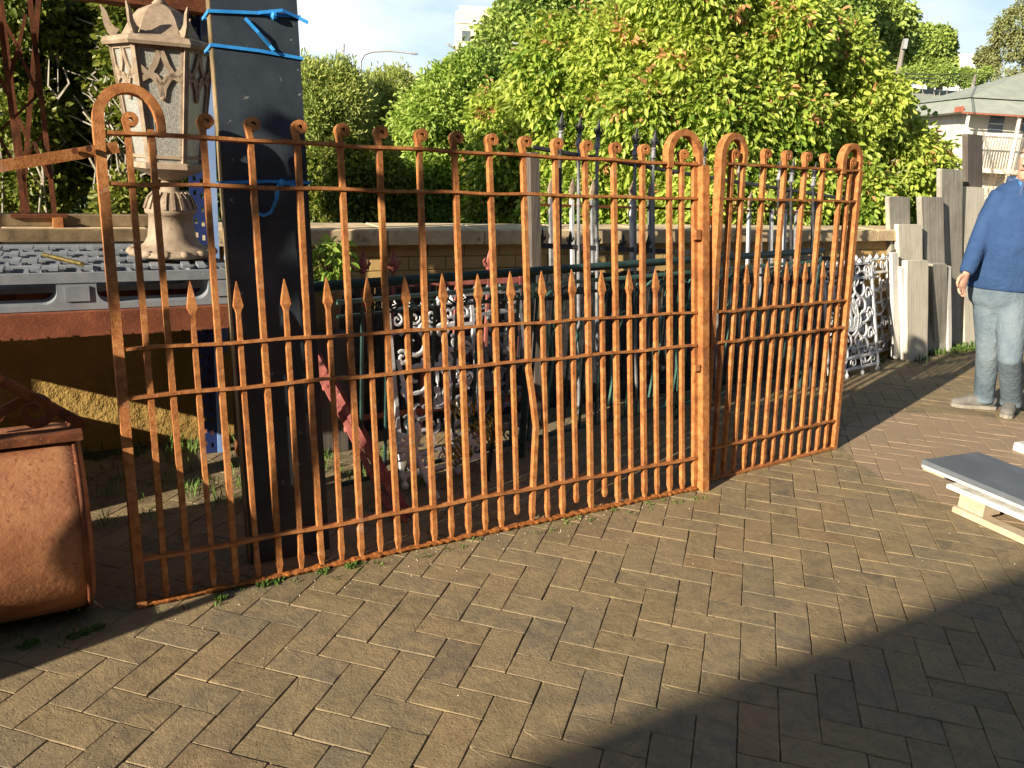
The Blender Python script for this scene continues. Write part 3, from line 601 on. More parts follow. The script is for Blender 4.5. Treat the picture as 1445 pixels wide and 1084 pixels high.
# ================================================================== IRONWORK BEHIND THE GATE
def Q(o, e1, e2): return lambda x, y, d=0: Vector(o)+e1*x+e2*y+e1.cross(e2).normalized()*d
def lace(name, corners, label, seed, mat='white_iron', group=None, legs=True, thick=.011):
    """cast lace panel in the quad corners BL, BR, TR, TL"""
    BL, BR, TR, TL = corners; rr = random.Random(seed)
    t = thing(name, (BL+BR)/2, label, 'lace panel', group)
    nrm = (BR-BL).cross(TL-BL).normalized(); wd = (BR-BL).length; ht = (TL-BL).length
    F = lambda x, y: (BL*(1-x)+BR*x)*(1-y)+(TL*(1-x)+TR*x)*y
    m = MB(); y0 = .07 if legs else 0
    for x in (.02, .98): m.sweep([F(x, y0), F(x, 1)], .010, .007, nrm)
    for y in (y0, y0+.10, .86, .985): m.sweep([F(.01, y), F(.99, y)], .009, .008, nrm)
    m.build('frame', mat, t)
    if legs:
        for x in (.04, .35, .65, .96):
            m = MB(); m.lathe(F(x, 0), [(.012, 0), (.017, ht*.02), (.008, ht*.04), (.014, ht*.07)], 8, (TL-BL)); m.build('foot', mat, t)
    for i in range(6):
        m = MB(); x = .1+.16*i; m.lathe(F(x, .985), [(.009, 0), (.017, .012), (.013, .024), (.006, .032), (.001, .042)], 8, (TL-BL)); m.build('crest', mat, t)
    e1 = (BR-BL).normalized(); e2 = (TL-BL).normalized()
    def scr(x, y, r, a0, turns, tail=None, tk=thick):
        m = MB(); e = spiral(F(x, y), e1, e2, r*.22, r, a0, a0+turns*2*math.pi, 22)
        if tail: e += [F(*tail)]
        kk = len(e); m.sweep(e, [tk*(.6+.5*math.sin(math.pi*i/kk)) for i in range(kk)], [tk*.7]*kk, nrm, n=6); m.build('scroll', mat, t)
    def fan(x, y, r, a0, a1, k):
        for i in range(k):
            a_ = a0+(a1-a0)*i/(k-1); m = MB(); d = e1*math.cos(a_)+e2*math.sin(a_)
            m.sweep([F(x, y), F(x, y)+d*r*.45, F(x, y)+d*r*.85, F(x, y)+d*r], [.003, r*.13, r*.10, .002], [.004, .007, .006, .002], nrm, n=6); m.build('cast_leaf', mat, t)
    asp = ht/wd
    ys = np.linspace(.24, .78, 4)
    for i, y in enumerate(ys):
        s_ = 1 if i % 2 else -1
        for sd in (0, 1):
            x = .27 if not sd else .73; sg = -1 if sd else 1
            scr(x, y, wd*.17, math.pi*.5*s_*(1), sg*s_*1.15, None)
            scr(.5+(x-.5)*.45, y+.07, wd*.085, 0, -sg*s_*1.1)
            scr(.5+(x-.5)*1.6, y-.065, wd*.07, 1, sg*1.2)
    fan(.5, .40, wd*.22, .25, math.pi-.25, 5); fan(.5, .66, wd*.2, -.25, -math.pi+.25, 5)
    m = MB(); m.sweep([F(.5, .53)+(e1*math.cos(a_)*wd*.13+e2*math.sin(a_)*wd*.19) for a_ in np.linspace(0, 2*math.pi, 25)[:-1]], .009, .009, nrm, n=6, closed=True); m.build('medallion', mat, t)
    for i in range(5):
        scr(.11+.195*i, y0+.05, wd*.06, i, 1.2, tk=.007); scr(.11+.195*i, .925, wd*.06, -i, 1.2, tk=.007)
    return t, F, fan, scr
# near white ornate panels in the shade
def qn(px, py, n): s_, z_ = SN(px, py, n); return P(s_, n, z_)
bl_, br_ = P(1.16, .52, .0), P(1.66, .62, .0)
lean = N*.22
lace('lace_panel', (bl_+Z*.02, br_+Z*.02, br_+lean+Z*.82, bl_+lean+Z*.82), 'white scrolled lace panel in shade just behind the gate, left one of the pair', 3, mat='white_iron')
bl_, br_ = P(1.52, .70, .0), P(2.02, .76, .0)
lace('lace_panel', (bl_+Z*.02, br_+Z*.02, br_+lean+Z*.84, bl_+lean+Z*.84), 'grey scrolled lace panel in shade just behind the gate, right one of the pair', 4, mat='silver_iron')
# fan leaf ornament catching the sun
lf = thing('leaf_casting', P(1.20, .42), 'white cast iron acanthus leaf casting leaning on the shaded lace panel', 'casting')
for i in range(7):
    a_ = rad(95+i*24); d = U*math.cos(a_)+Z*math.sin(a_); o_ = qn(590, 628, .45); m = MB()
    m.sweep([o_, o_+d*.05-N*.012, o_+d*.095-N*.010, o_+d*.115], [.005, .017, .013, .002], [.005, .008, .006, .002], N, n=6); m.build('cast_leaf', 'white_iron', lf)
m = MB(); m.sweep(spiral(qn(583, 655, .45), U, Z, .035, .008, .5, 7, 18), .009, .010, N, n=6); m.build('scroll', 'white_iron', lf)
m = MB(); m.sweep([qn(590, 645, .45), qn(598, 668, .43), P(1.285, .40, .0)+Z*.003], [.012, .016, .012], [.01, .012, .01], N, n=6); m.build('stem', 'white_iron', lf)
m = MB(); m.sweep([qn(590, 628, .45), P(1.17, .50, .45), P(1.15, .57, .62)], .010, .008, N, n=6); m.build('back_stem', 'white_iron', lf)
# coil of springs
cs = thing('spring_coil', P(1.72, .50), 'coiled brassy steel springs resting against the shaded lace panels', 'springs')
for (px, py, n, r, k) in ((648, 635, .46, .055, 5), (690, 605, .50, .060, 6), (655, 575, .55, .05, 4)):
    c = qn(px, py, n); dv = (U*.8+Z*.35).normalized()
    for i in range(k):
        m = MB(); cc = c+dv*(i*.022-k*.011); e = [cc+(N*math.cos(a_)+dv.cross(N)*math.sin(a_))*r for a_ in np.linspace(0, 2*math.pi, 19)[:-1]]; m.sweep(e, .0045, .0045, dv, n=5, closed=True); m.build('coil_ring', 'brass', cs)
m = MB(); m.tube([P(1.60, .5, 0), P(1.62, .5, .25), P(1.72, .56, .45), P(1.76, .62, .55)], .012, 6); m.build('spring_post', 'black_iron', cs)
# pinkish red leaning ironwork
rp = thing('red_bracket', P(.95, .30), 'pinkish red cast iron strips leaning diagonally behind the gate', 'ironwork')
for i, (dx, dn) in enumerate(((0, 0), (.035, -.03), (.075, .02))):
    m = MB(); a_ = P(1.02+dx, .27+dn, .0); b_ = P(.80+dx, .80+dn, .66-.03*i); m.sweep([a_, (a_+b_)/2+Z*.01, b_], .012, .010, N)
    o_ = m.build('strip', 'pink_iron', rp)
    for k in range(7):
        q = .15+.12*k; c = a_*(1-q)+b_*q; m = MB(); m.lathe(c, [(.004, -.016), (.016, -.010), (.019, 0), (.013, .012), (.004, .018)], 8, (b_-a_)); m.build('boss', 'pink_iron', o_)
rf = thing('pink_fence_panel', P(1.5, 1.28), 'pinkish red iron fence panel with fleur finials behind the green railing', 'fence panel')
def fleur(c, upv, ev, s, mat, parent, name='finial'):
    m = MB(); n_ = ev.cross(upv)
    m.sweep([c, c+upv*.012*s, c+upv*.02*s], [.007*s, .016*s, .009*s], [.006*s, .011*s, .008*s], n_, n=8)
    m.sweep([c+upv*.02*s, c+upv*.04*s, c+upv*.062*s, c+upv*.10*s], [.006*s, .017*s, .011*s, .001], [.005*s, .011*s, .008*s, .001], n_, n=8)
    for sd in (-1, 1):
        m.sweep([c+upv*.016*s, c+ev*sd*.018*s+upv*.026*s, c+ev*sd*.027*s+upv*.042*s, c+ev*sd*.021*s+upv*.052*s], [.006*s, .007*s, .006*s, .002*s], .005*s, n_, n=6)
    return m.build(name, mat, parent)
for px in (455, 512, 555, 600, 645, 690, 735):
    s_, z_ = SN(px, 380, 1.28); m = MB(); m.box(P(s_, 1.28, .44), U*.016, N*.016, Z*.88); bb = m.build('bar', 'pink_iron', rf)
    if px in (512, 555, 690): fleur(P(s_, 1.28, .885), Z, U, 1.35, 'pink_iron', bb)
for z in (.12, .83): m = MB(); m.box(P(1.52, 1.28, z), U*1.5, N*.010, Z*.03); m.build('rail', 'pink_iron', rf)
for px in (478, 497): s_, z_ = SN(px, 388, 1.2); m = MB(); m.sweep(spiral(P(s_, 1.27, .905), U, Z, .035, .008, 0, 6, 16), .006, .008, N, n=5); m.build('scroll', 'pink_iron', rf)
# green railing
GA = P(.66, .50); GB = P(4.60, 1.16); ge = (GB-GA).normalized(); gn = Vector((-ge.y, ge.x, 0)); gL = (GB-GA).length
gr_ = thing('green_railing', (GA+GB)/2, 'long dark green tubular railing with pale green scrollwork behind the gates', 'railing')
K = lambda x, z, d=0: GA+ge*x+Z*z+gn*d
m = MB(); m.tube([K(0, .965), K(gL/2, .975), K(gL, .985)], .021, 12); m.build('top_tube', 'green_dark', gr_, smooth=True)
m = MB(); m.sweep([K(.2, .895), K(gL, .915)], .008, .013, gn); m.build('upper_rail', 'green_paint', gr_)
m = MB(); m.sweep([K(.2, .835), K(gL, .855)], .005, .010, gn); m.build('middle_rail', 'green_dark', gr_)
m = MB(); m.sweep([K(.2, .085), K(gL, .095)], .006, .012, gn); m.build('lower_rail', 'green_dark', gr_)
for x in (.03, 1.28, 2.56, gL-.02): m = MB(); m.tube([K(x, 0), K(x, .96)], .017, 8); m.build('post', 'green_dark', gr_)
x = .32; i = 0
while x < gL-.08:
    m = MB(); m.sweep([K(x, .09), K(x, .87)], .0055, .0055, gn); m.build('baluster', 'green_dark', gr_)
    x += .125; i += 1
x = .42; i = 0
while x < gL-.2:
    mt = 'green_paint' if i in (1, 4, 5, 7, 8, 9, 11, 13) else 'green_dark'
    m = MB(); c = K(x, .865, -.006); sg = 1 if i % 2 else -1
    e = spiral(c-ge*.05*sg, ge*sg, Z, .006, .026, 2.0, 2.0-5.2, 14)+[K(x, .845, -.006)]+spiral(c+ge*.06*sg-Z*.012, ge*sg, Z, .028, .007, 2.4, -3.2, 14)
    m.sweep(e, .0055, .007, gn, n=5); m.build('scroll', mt, gr_); x += .19; i += 1
for (xc, top) in ((1.42, .80), (1.62, .80), (1.93, .80), (2.28, .82), (2.50, .82), (2.95, .82)):
    for sg in (-1, 1):
        m = MB(); e = spiral(K(xc+sg*.04, .70, -.008), ge*sg, Z, .006, .032, -1, 4.4, 14)+[K(xc+sg*.006, .62, -.008), K(xc+sg*.03, .50, -.008), K(xc+sg*.022, .40, -.008), K(xc+sg*.004, .33, -.008), K(xc+sg*.02, .18, -.008)]
        kk = len(e); m.sweep(e, [.006+.005*(1 if i > kk-4 else 0) for i in range(kk)], .007, gn, n=5); m.build('long_scroll', 'green_paint', gr_)
# black spear fence and grey post behind
bf = thing('black_fence', P(3.2, 1.28), 'leaning black iron fence with fleur spear heads behind the green railing', 'fence')
FA = SN(752, 208, 1.2); FB = SN(1200, 282, 1.22)
fa = P(FA[0], 1.2, FA[1]); fb_ = P(FB[0], 1.22, FB[1])
m = MB(); m.sweep([fa, (fa+fb_)/2-Z*.006, fb_], .012, .008, N, n=6); m.build('top_rail', 'black_iron', bf)
fa2, fb2 = fa-Z*.52, fb_-Z*.42
m = MB(); m.sweep([fa2, fb2], .014, .008, N); m.build('middle_rail', 'black_iron', bf)
m = MB(); m.sweep([fa-Z*1.35, fb_-Z*1.28], .014, .008, N); m.build('lower_rail', 'black_iron', bf)
for px in (786, 812, 838, 892, 918, 990, 1015, 1043, 1075, 1100, 1118, 1150):
    q = (SN(px, 250, 1.21)[0]-FA[0])/(FB[0]-FA[0]); tp = fa*(1-q)+fb_*q; sb, zb = SN(px+(4 if px < 950 else -2), 372, 1.2); pb_ = P(sb, 1.2, zb); bs = tp+(pb_-tp)*(tp.z/(tp.z-pb_.z)); bs.z = 0
    m = MB(); m.tube([bs, (bs+tp)/2, tp+Z*.05], .010, 7); bb = m.build('bar', 'silver_iron' if px in (812, 838, 892, 918, 1015, 1075) else 'black_iron', bf)
    m = MB(); m.lathe(tp+Z*.045, [(.011, 0), (.020, .008), (.014, .022), (.011, .05), (.017, .058), (.010, .066)], 8); m.build('collar', 'silver_iron', bb)
    fleur(tp+Z*.105, Z, U, 1.05, 'black_iron', bb)
x = 0
while x < 14:
    q = (x+.5)/14; c = fa2*(1-q)+fb2*q; fleur(c+Z*.01, Z, U, .9, 'black_iron', bf, 'small_finial'); x += 1
pf = thing('pale_spear_fence', P(3.4, 1.42), 'white barred fence with worn tan leaf spear tips and rusty rail beside the wall', 'fence')
fr0 = SN(760, 289, 1.42); fr1 = SN(1150, 300, 1.42); q0 = P(fr0[0], 1.42, fr0[1]); q1 = P(fr1[0], 1.42, fr1[1])
m = MB(); m.sweep([q0, q1], .007, .010, N); m.build('rail', 'rust_dark', pf)
for px in (776, 806, 835, 890, 916, 1000, 1030, 1058, 1090, 1109, 1125):
    s_, z_ = SN(px, 290, 1.42); z_ = 1.275 if px < 950 else 1.24
    sb, zb = SN(px+(2 if px < 950 else -3), 372, 1.42); pb_ = P(sb, 1.42, zb); tp = P(s_, 1.42, z_); bs = tp+(pb_-tp)*(tp.z/(tp.z-pb_.z)); m = MB(); m.box((tp+bs)/2, U*.020, N*.020, (tp-bs)); bb = m.build('bar', 'white_iron' if px in (806, 890, 1058, 1090, 1109) else 'silver_iron', pf)
    if px < 960 or px in (1058, 1109):
        c = P(s_, 1.42, z_); m = MB(); m.sweep([c, c+Z*.012, c+Z*.03, c+Z*.05, c+Z*.085, c+Z*.12], [.016, .012, .020, .026, .019, .002], [.009, .008, .009, .010, .007, .001], N, n=8); m.build('spear_tip', 'terracotta_paint', bb)
m = MB(); ta, tb_ = qn(751, 215, 1.14), qn(754, 368, 1.14); bs = ta+(tb_-ta)*(ta.z/(ta.z-tb_.z)); m.bevbox((ta+bs)/2, U*.058, N*.05, (ta-bs), .004); o = m.build('square_post', 'wood_white'); o.data.materials.clear(); o.data.materials.append(M_['wood_dark']); tagthing(recentre(o), 'square grey wooden post at the left end of the black spear fence', 'post')
m = MB(); q0 = qn(1150, 283, 1.35); q1 = P(SN(1166, 430, 1.1)[0], 1.1, 0); m.bevbox((q0+q1)/2, U*.05, N*.03, (q0-q1), .002); o = m.build('leaning_post', M_['slate_board']); tagthing(recentre(o), 'slim blue grey post leaning between the black fence and bright lace panels', 'post')
# bright white lace panels on the right
def corner(px, py, n): s_, z_ = SN(px, py, n); return P(s_, n, z_)
lace('lace_panel', (G(1168, 540, .0), G(1241, 522, .0), corner(1230, 368, 1.40), corner(1160, 374, 1.28)), 'sunlit white lace panel right behind the end of the shorter gate', 11, group=None)
lace('lace_panel', (G(1196, 519, .0), G(1258, 500, .0), corner(1252, 362, 1.52), corner(1192, 366, 1.50)), 'sunlit white lace panel next to the weathered boards, behind another panel', 12)

# ================================================================== WEATHERED BOARDS
def board(px0, px1, ytop, pxb0, pxb1, ybot, n, mat, label, th=.045, name='weathered_board', nb=None, edge=None):
    nb = n if nb is None else nb
    # base from the ground pixel, top on plane n
    bl_ = G(pxb0, ybot); s_l = (bl_-A0).dot(U); n_l = (bl_-A0).dot(N)
    c0, c1 = corner(px0, ytop, n), corner(px1, ytop, n); d1 = SN(pxb1, ybot, n_l)[0]; br_ = P(d1, n_l, 0)
    wv = U*((c1-c0).length*.5+(br_-bl_).length*.5); upv = (c0-bl_); mid = (bl_+br_+c0+c1)/4
    upv = ((c0+c1)/2-(bl_+br_)/2); h = upv.length
    ndir = wv.cross(upv).normalized(); ndir = ndir if ndir.dot(N) > 0 else -ndir
    rr_ = random.Random(int(px0)+ybot); m = MB(); w0 = wv/2; o0 = (bl_+br_)/2; xn = wv.normalized()
    prof_ = [(0, 1), (.015, 1), (.25, rr_.uniform(.97, 1.02)), (.5, rr_.uniform(.97, 1.02)), (.75, rr_.uniform(.97, 1.02)), (.99, 1), (1, .94)]
    vs_ = []; fs_ = []; gr_a = []
    for t_, a_ in prof_:
        tw_ = rr_.uniform(-.003, .003)
        for x_, y_ in ((-1, 0), (1, 0), (1, 1), (-1, 1)):
            vs_.append(o0+upv*t_+w0*(x_*a_)+xn*tw_+ndir*(th*y_+.0)-Z*0); gr_a.append((x_*wv.length/2+px0, y_*th, t_*h))
    k_ = len(prof_)
    for i_ in range(k_-1):
        for j_ in range(4): fs_.append((i_*4+j_, i_*4+(j_+1) % 4, (i_+1)*4+(j_+1) % 4, (i_+1)*4+j_))
    fs_ += [(3, 2, 1, 0), tuple((k_-1)*4+j for j in range(4))]; m.add(vs_, fs_)
    o = m.build(name, mat.replace('wood', 'grain')); o.data.attributes.new('grain', 'FLOAT_VECTOR', 'POINT').data.foreach_set('vector', [c for q in gr_a for c in q])
    tagthing(recentre(o), label, 'board', 'boards leaning against the wall'); return o
BD = [
 (1329, 1359, 239, 1330, 1356, 492, 1.62, 'wood_grey', 'tall grey board with mottled stains between the brown board and square topped board', .05),
 (1255, 1284, 278, 1262, 1288, 503, 1.55, 'wood_grey', 'leftmost tall grey board standing beside the white lace panels', .04),
 (1301, 1331, 278, 1308, 1336, 500, 1.56, 'wood_grey', 'upright grey board rising behind the two short pale boards', .05),
 (1268, 1301, 317, 1273, 1304, 505, 1.50, 'wood_pale', 'medium height cream board in front of the leftmost tall board', .04),
 (1361, 1389, 264, 1361, 1386, 489, 1.66, 'wood_pale', 'broad cream board standing right next to the man', .05),
 (1365, 1387, 190, 1366, 1385, 486, 1.72, 'wood_dark', 'tallest dark brown board rising above the cream board', .05),
 (1259, 1268, 357, 1262, 1270, 507, 1.44, 'wood_white', 'narrow bright white strip at the left of the short boards', .03),
 (1273, 1283, 377, 1275, 1286, 508, 1.42, 'wood_white', 'narrow white moulded strip against the front short board', .03),
 (1280, 1310, 368, 1281, 1308, 510, 1.40, 'wood_pale', 'short cream board with a stepped foot, frontmost of the stack', .05),
 (1316, 1336, 373, 1319, 1337, 498, 1.44, 'wood_grey', 'short grey board with a deep dark side, right of the front cream board', .06),
 (1337, 1342, 376, 1338, 1343, 497, 1.46, 'wood_white', 'thin white strip on the right edge of the short grey board', .03),
]
for q in BD: board(q[0], q[1], q[2], q[3], q[4], q[5], q[6], q[7], q[8], q[9])

# ================================================================== STONE SLABS ON BLOCKS (right foreground)
def slabpile():
    e = (G(1445, 712, .17)-G(1300, 652, .17)); e.z = 0; e.normalize(); f = Vector((-e.y, e.x, 0))
    c0 = G(1300, 655, .155); wd = (G(1343, 632, .155)-c0).length
    st = thing('slab_stack', Vector((c0.x, c0.y, 0))+e*.5, 'stack of flat grey and white stone slabs on timber, right foreground', 'slabs')
    def lay(name, x0, x1, y0, y1, z0, z1, mat, lab=None):
        m = MB(); m.bevbox(Vector((c0.x, c0.y, (z0+z1)/2))+e*((x0+x1)/2)+f*((y0+y1)/2), e*(x1-x0), f*(y1-y0), Z*(z1-z0), .004); return m.build(name, mat, st, label=lab)
    lay('top_slab', 0, 1.5, 0, wd, .155, .180, 'slab_grey'); lay('slab', .0, 1.45, .005, wd-.01, .139, .1535, 'slab_white'); lay('lower_slab', .17, 1.6, -.02, wd, .100, .122, 'slab_white')
    lay('spacer', .0, .12, .02, wd-.03, .123, .138, 'pine'); lay('spacer', .9, 1.0, .02, wd-.03, .123, .138, 'pine')
    lay('block', .24, .37, -.01, .11, .033, .099, 'pine'); lay('block', .9, 1.03, -.01, .11, .033, .099, 'pine'); lay('block', .24, .37, wd-.1, wd, .033, .099, 'pine')
    lay('bearer', .23, 1.4, -.03, .05, .004, .032, 'pine'); lay('bearer', .23, 1.4, wd-.08, wd, .004, .032, 'pine')
    m = MB(); c1 = G(1431, 626, .04); m.bevbox(Vector((c1.x, c1.y, .025))+e*.4+f*.10, e*.8, f*.2, Z*.05, .004); o = m.build('white_slab', 'slab_white'); tagthing(recentre(o), 'small white stone slab lying behind the slab stack at the right edge', 'slab')
    m = MB(); m.bevbox(Vector((c0.x, c0.y, .10))+e*1.0+f*(wd+.13), e*1.2, f*.10, Z*.18, .004); o = m.build('grey_slab', 'slab_grey'); tagthing(recentre(o), 'grey stone block close behind the slab stack', 'slab')
slabpile()

# ================================================================== PERSON
def fig():
    up = Z; xr = Vector((.86, -.51, 0)); yv = Vector((.51, .86, 0))       # picture right, away
    f1a, f1b = G(1393, 577), G(1354, 574)                                  # his right foot heel -> toe (points left)
    f2a, f2b = G(1424, 580), G(1412, 604)                                  # his left foot heel -> toe (points to the camera)
    J = lambda px, py, Y: at(px, py, Y)
    hip1, hip2 = J(1397, 418, 5.42), J(1429, 420, 5.36)
    k1, k2 = J(1394, 498, 5.44), J(1425, 505, 5.24)
    a1 = f1a+(f1b-f1a)*.22+Z*.10; a2 = f2a+(f2b-f2a)*.10+Z*.10
    root = thing('person', (f1a+f2a)/2, 'standing man in blue half zip sweater, faded jeans and grey suede shoes', 'person')
    def rem(o, vox, sm=True):
        md = o.modifiers.new('remesh', 'REMESH'); md.mode = 'VOXEL'; md.voxel_size = vox; md.use_smooth_shade = True
        s = o.modifiers.new('smooth', 'SMOOTH'); s.factor = .5; s.iterations = 3
        return o
    E_ = lambda m, pts, a, b, ref=yv, n=14: m.sweep(pts, a, b, ref, n)
    torso = [J(1412, 418, 5.39), J(1413, 398, 5.39), J(1417, 372, 5.38), J(1422, 345, 5.37), J(1430, 312, 5.38), J(1437, 286, 5.40), J(1441, 268, 5.42), J(1444, 259, 5.43)]
    neck = J(1450, 250, 5.40); head = J(1459, 227, 5.36)
    sh1, el1, wr1 = J(1407, 284, 5.42), J(1383, 338, 5.38), J(1364, 385, 5.28)
    sh2, el2, wr2 = J(1473, 291, 5.42), J(1492, 350, 5.36), J(1488, 400, 5.22)
    # body
    m = MB()
    E_(m, torso, [.16, .17, .19, .19, .18, .17, .12, .06], [.11, .12, .13, .13, .11, .10, .08, .06])
    m.sweep([torso[-1]-Z*.03, neck, head-Z*.06], [.062, .058, .055], [.062, .060, .06], yv, 14)
    fd = (-yv*.86-xr*.42).normalized(); sd = fd.cross(Z)*-1                 # the way he looks
    hp = [(-.125, .030, .028, .058), (-.105, .052, .055, .045), (-.07, .066, .078, .018), (-.03, .072, .090, .006), (.02, .077, .096, 0), (.06, .075, .093, -.004), (.09, .062, .078, -.006), (.11, .036, .045, -.006), (.118, .01, .012, -.006)]
    m.sweep([head+Z*h+fd*o for h, a, b, o in hp], [q[1] for q in hp], [q[2] for q in hp], fd, 18)
    m.sweep([head+fd*.088+Z*.03, head+fd*.106+Z*.0, head+fd*.118-Z*.022, head+fd*.098-Z*.032], [.008, .011, .016, .010], .012, sd, 8)   # nose
    for k in (-1, 1): m.sweep([head+sd*k*.072+Z*.03-fd*.005, head+sd*k*.084+Z*.012-fd*.012, head+sd*k*.080-Z*.03-fd*.004], [.012, .020, .010], [.008, .008, .007], sd, 8)
    for s_, e_, w_ in ((sh1, el1, wr1), (sh2, el2, wr2)):
        m.sweep([torso[5], s_, (s_+e_)/2, e_, (e_+w_)/2, w_], [.07, .052, .046, .038, .036, .028], [.07, .052, .046, .038, .034, .022], yv, 12)
        d = (w_-e_).normalized(); d = (d*.6-Z*.5-xr*.05).normalized(); pr = yv*.85+xr*.5; pr = (pr-d*pr.dot(d)).normalized(); th = d.cross(pr).normalized()
        if th.dot(xr) > 0: th = -th
        # palm edge runs along pr (front to back), thumb toward the camera side
        pb = w_+d*.02; pe = w_+d*.095
        m.sweep([w_, pb, w_+d*.06, pe], [.020, .016, .017, .014], [.026, .036, .042, .040], pr, 12)
        for fi, (off, ln) in enumerate(((-.030, .070), (-.010, .080), (.011, .074), (.031, .058))):
            b0 = w_+d*.085+pr*off; cu = xr if th.dot(xr) < 0 else -xr
            p1 = b0+d*ln*.42+cu*.004; p2 = p1+(d*.9+cu*.45).normalized()*ln*.33; p3 = p2+(d*.65+cu*.8).normalized()*ln*.26
            m.sweep([b0, p1, p2, p3], [.0095, .0088, .0080, .0060], [.0095, .0088, .0080, .0060], pr, 8)
        t0 = w_+d*.025-pr*.030; m.sweep([t0, t0+(d*.7-pr*.6)*.04, t0+(d*.9-pr*.25+xr*.15).normalized()*.035+(d*.7-pr*.6)*.04, t0+(d*1.0+xr*.2).normalized()*.060+(d*.7-pr*.6)*.04], [.014, .012, .010, .006], [.014, .012, .010, .006], xr, 8)
    for h_, k_, a_ in ((hip1, k1, a1), (hip2, k2, a2)):
        m.sweep([torso[1], h_, (h_+k_)/2, k_, (k_+a_)/2, a_, a_-Z*.05], [.09, .085, .072, .055, .048, .036, .036], [.09, .085, .072, .055, .050, .038, .038], yv, 12)
    rem(m.build('body', 'skin', root), .0055)
    m = MB(); hh = head+Z*.022-fd*.012
    hp = [(-.07, .060, .060, -.040), (-.03, .081, .080, -.026), (.02, .085, .094, -.014), (.06, .082, .094, -.006), (.095, .066, .078, -.004), (.108, .038, .045, -.004), (.112, .008, .01, -.004)]
    m.sweep([head+Z*(h+.012)+fd*o for h, a, b, o in hp], [q[1] for q in hp], [q[2] for q in hp], fd, 18); m.build('hair', 'hair', root, smooth=True)
    for k in (-1, 1):
        m = MB(); m.lathe(head+fd*.083+sd*k*.031+Z*.022, [(.004, -.002), (.012, 0), (.009, .005), (.003, .007)], 10, fd); m.build('eye', 'eye', root)
        m = MB(); m.sweep([head+fd*.092+sd*k*.016+Z*.043, head+fd*.090+sd*k*.034+Z*.048, head+fd*.078+sd*k*.052+Z*.040], .004, .005, fd, 6); m.build('eyebrow', 'hair', root)
    m = MB(); m.sweep([head+fd*.088-sd*.024-Z*.058, head+fd*.097-Z*.056, head+fd*.088+sd*.024-Z*.058], .006, .005, fd, 6); m.build('mouth', 'mouth', root)
    # sweater
    m = MB()
    tt = [J(1411, 408, 5.39)]+torso[1:]
    E_(m, tt, [.190, .200, .208, .205, .200, .185, .140, .080], [.135, .150, .162, .155, .135, .120, .100, .080])
    m.sweep([tt[0]+Z*.005, tt[0]+Z*.05], [.206, .207], [.141, .145], yv, 24)
    for s_, e_, w_ in ((sh1, el1, wr1), (sh2, el2, wr2)):
        m.sweep([torso[5]+Z*.0, s_, s_*.65+e_*.35, e_, (e_+w_)/2, w_-(w_-e_)*.04], [.10, .082, .070, .062, .056, .046], [.09, .080, .070, .062, .056, .044], yv, 14)
        m.sweep([w_-(w_-e_)*.20, w_+(w_-e_)*.02], [.049, .043], [.048, .042], yv, 14)
    for k in range(5):                                                      # folds at elbow and waist
        s_, e_, w_ = sh1, el1, wr1; q = e_+(w_-e_)*(.14*k-.15); m.sweep([q-yv*.050-xr*.03, q-yv*.056+Z*.012, q-yv*.040+xr*.045+Z*.02], [.003, .008, .003], .007, yv, 6)
    rem(m.build('sweater', 'sweater', root), .011)
    c = torso[-1]+Z*.012
    m = MB(); m.sweep([c+(xr*math.cos(a_)*.085+yv*math.sin(a_)*.080)-Z*(.035*max(0, -math.sin(a_)-.2)) for a_ in np.linspace(-1.25, 4.39, 20)], [.013]*20, [.030]*20, Z, 8); m.build('collar', 'collar', root, smooth=True)
    m = MB(); m.sweep([c-yv*.105-Z*.0+xr*.0, c-yv*.137-Z*.07, c-yv*.146-Z*.14], [.008, .007, .004], .003, yv, 4); m.build('zip', 'collar', root)
    m = MB(); m.sweep([c+Z*.015, c-Z*.02], [.072, .078], [.068, .090], yv, 16); m.sweep([c-yv*.085+Z*.01, c-yv*.112-Z*.05], [.035, .010], .010, yv, 8); m.build('shirt', 'shirt', root, smooth=True)
    # jeans
    m = MB(); pc = torso[1]
    m.sweep([pc+Z*.03, pc-Z*.03, (hip1+hip2)/2-Z*.02, (hip1+hip2)/2-Z*.10], [.185, .190, .185, .12], [.125, .130, .125, .09], yv, 18)
    for h_, k_, a_ in ((hip1, k1, a1), (hip2, k2, a2)):
        p_ = [h_+Z*.03, h_*.7+k_*.3, h_*.35+k_*.65, k_, k_*.6+a_*.4, k_*.25+a_*.75, a_+Z*.0, a_-Z*.055]
        m.sweep(p_, [.104, .096, .082, .072, .070, .066, .066, .068], [.108, .098, .084, .074, .072, .068, .070, .074], yv, 16)
        for i in range(4):                                                  # creases above the shoe
            q = a_+Z*(.14-.045*i); sg = 1 if i % 2 else -1
            m.sweep([q-xr*.055*sg-yv*.03, q-yv*.066+Z*.010, q+xr*.05*sg-yv*.04+Z*.02*sg], [.004, .009, .004], .009, yv, 6)
    rem(m.build('jeans', 'jeans', root), .011)
    for h_, t_, a_ in ((f1a, f1b, a1), (f2a, f2b, a2)):
        d = (t_-h_); ln = .285; d.normalize(); sdv = d.cross(Z)
        sh = thing  # noqa
        m = MB(); o_ = h_-d*.04
        m.sweep([o_+Z*.045, o_+d*.03+Z*.055, o_+d*.09+Z*.060, o_+d*.15+Z*.052, o_+d*.21+Z*.042, o_+d*.26+Z*.036, o_+d*.285+Z*.030], [.026, .038, .040, .042, .048, .040, .018], [.035, .052, .056, .046, .034, .028, .018], Z, 14)
        m.sweep([a_-Z*.005, a_-Z*.06], [.045, .05], [.045, .055], yv, 12)
        ob = rem(m.build('shoe', 'suede', root), .007)
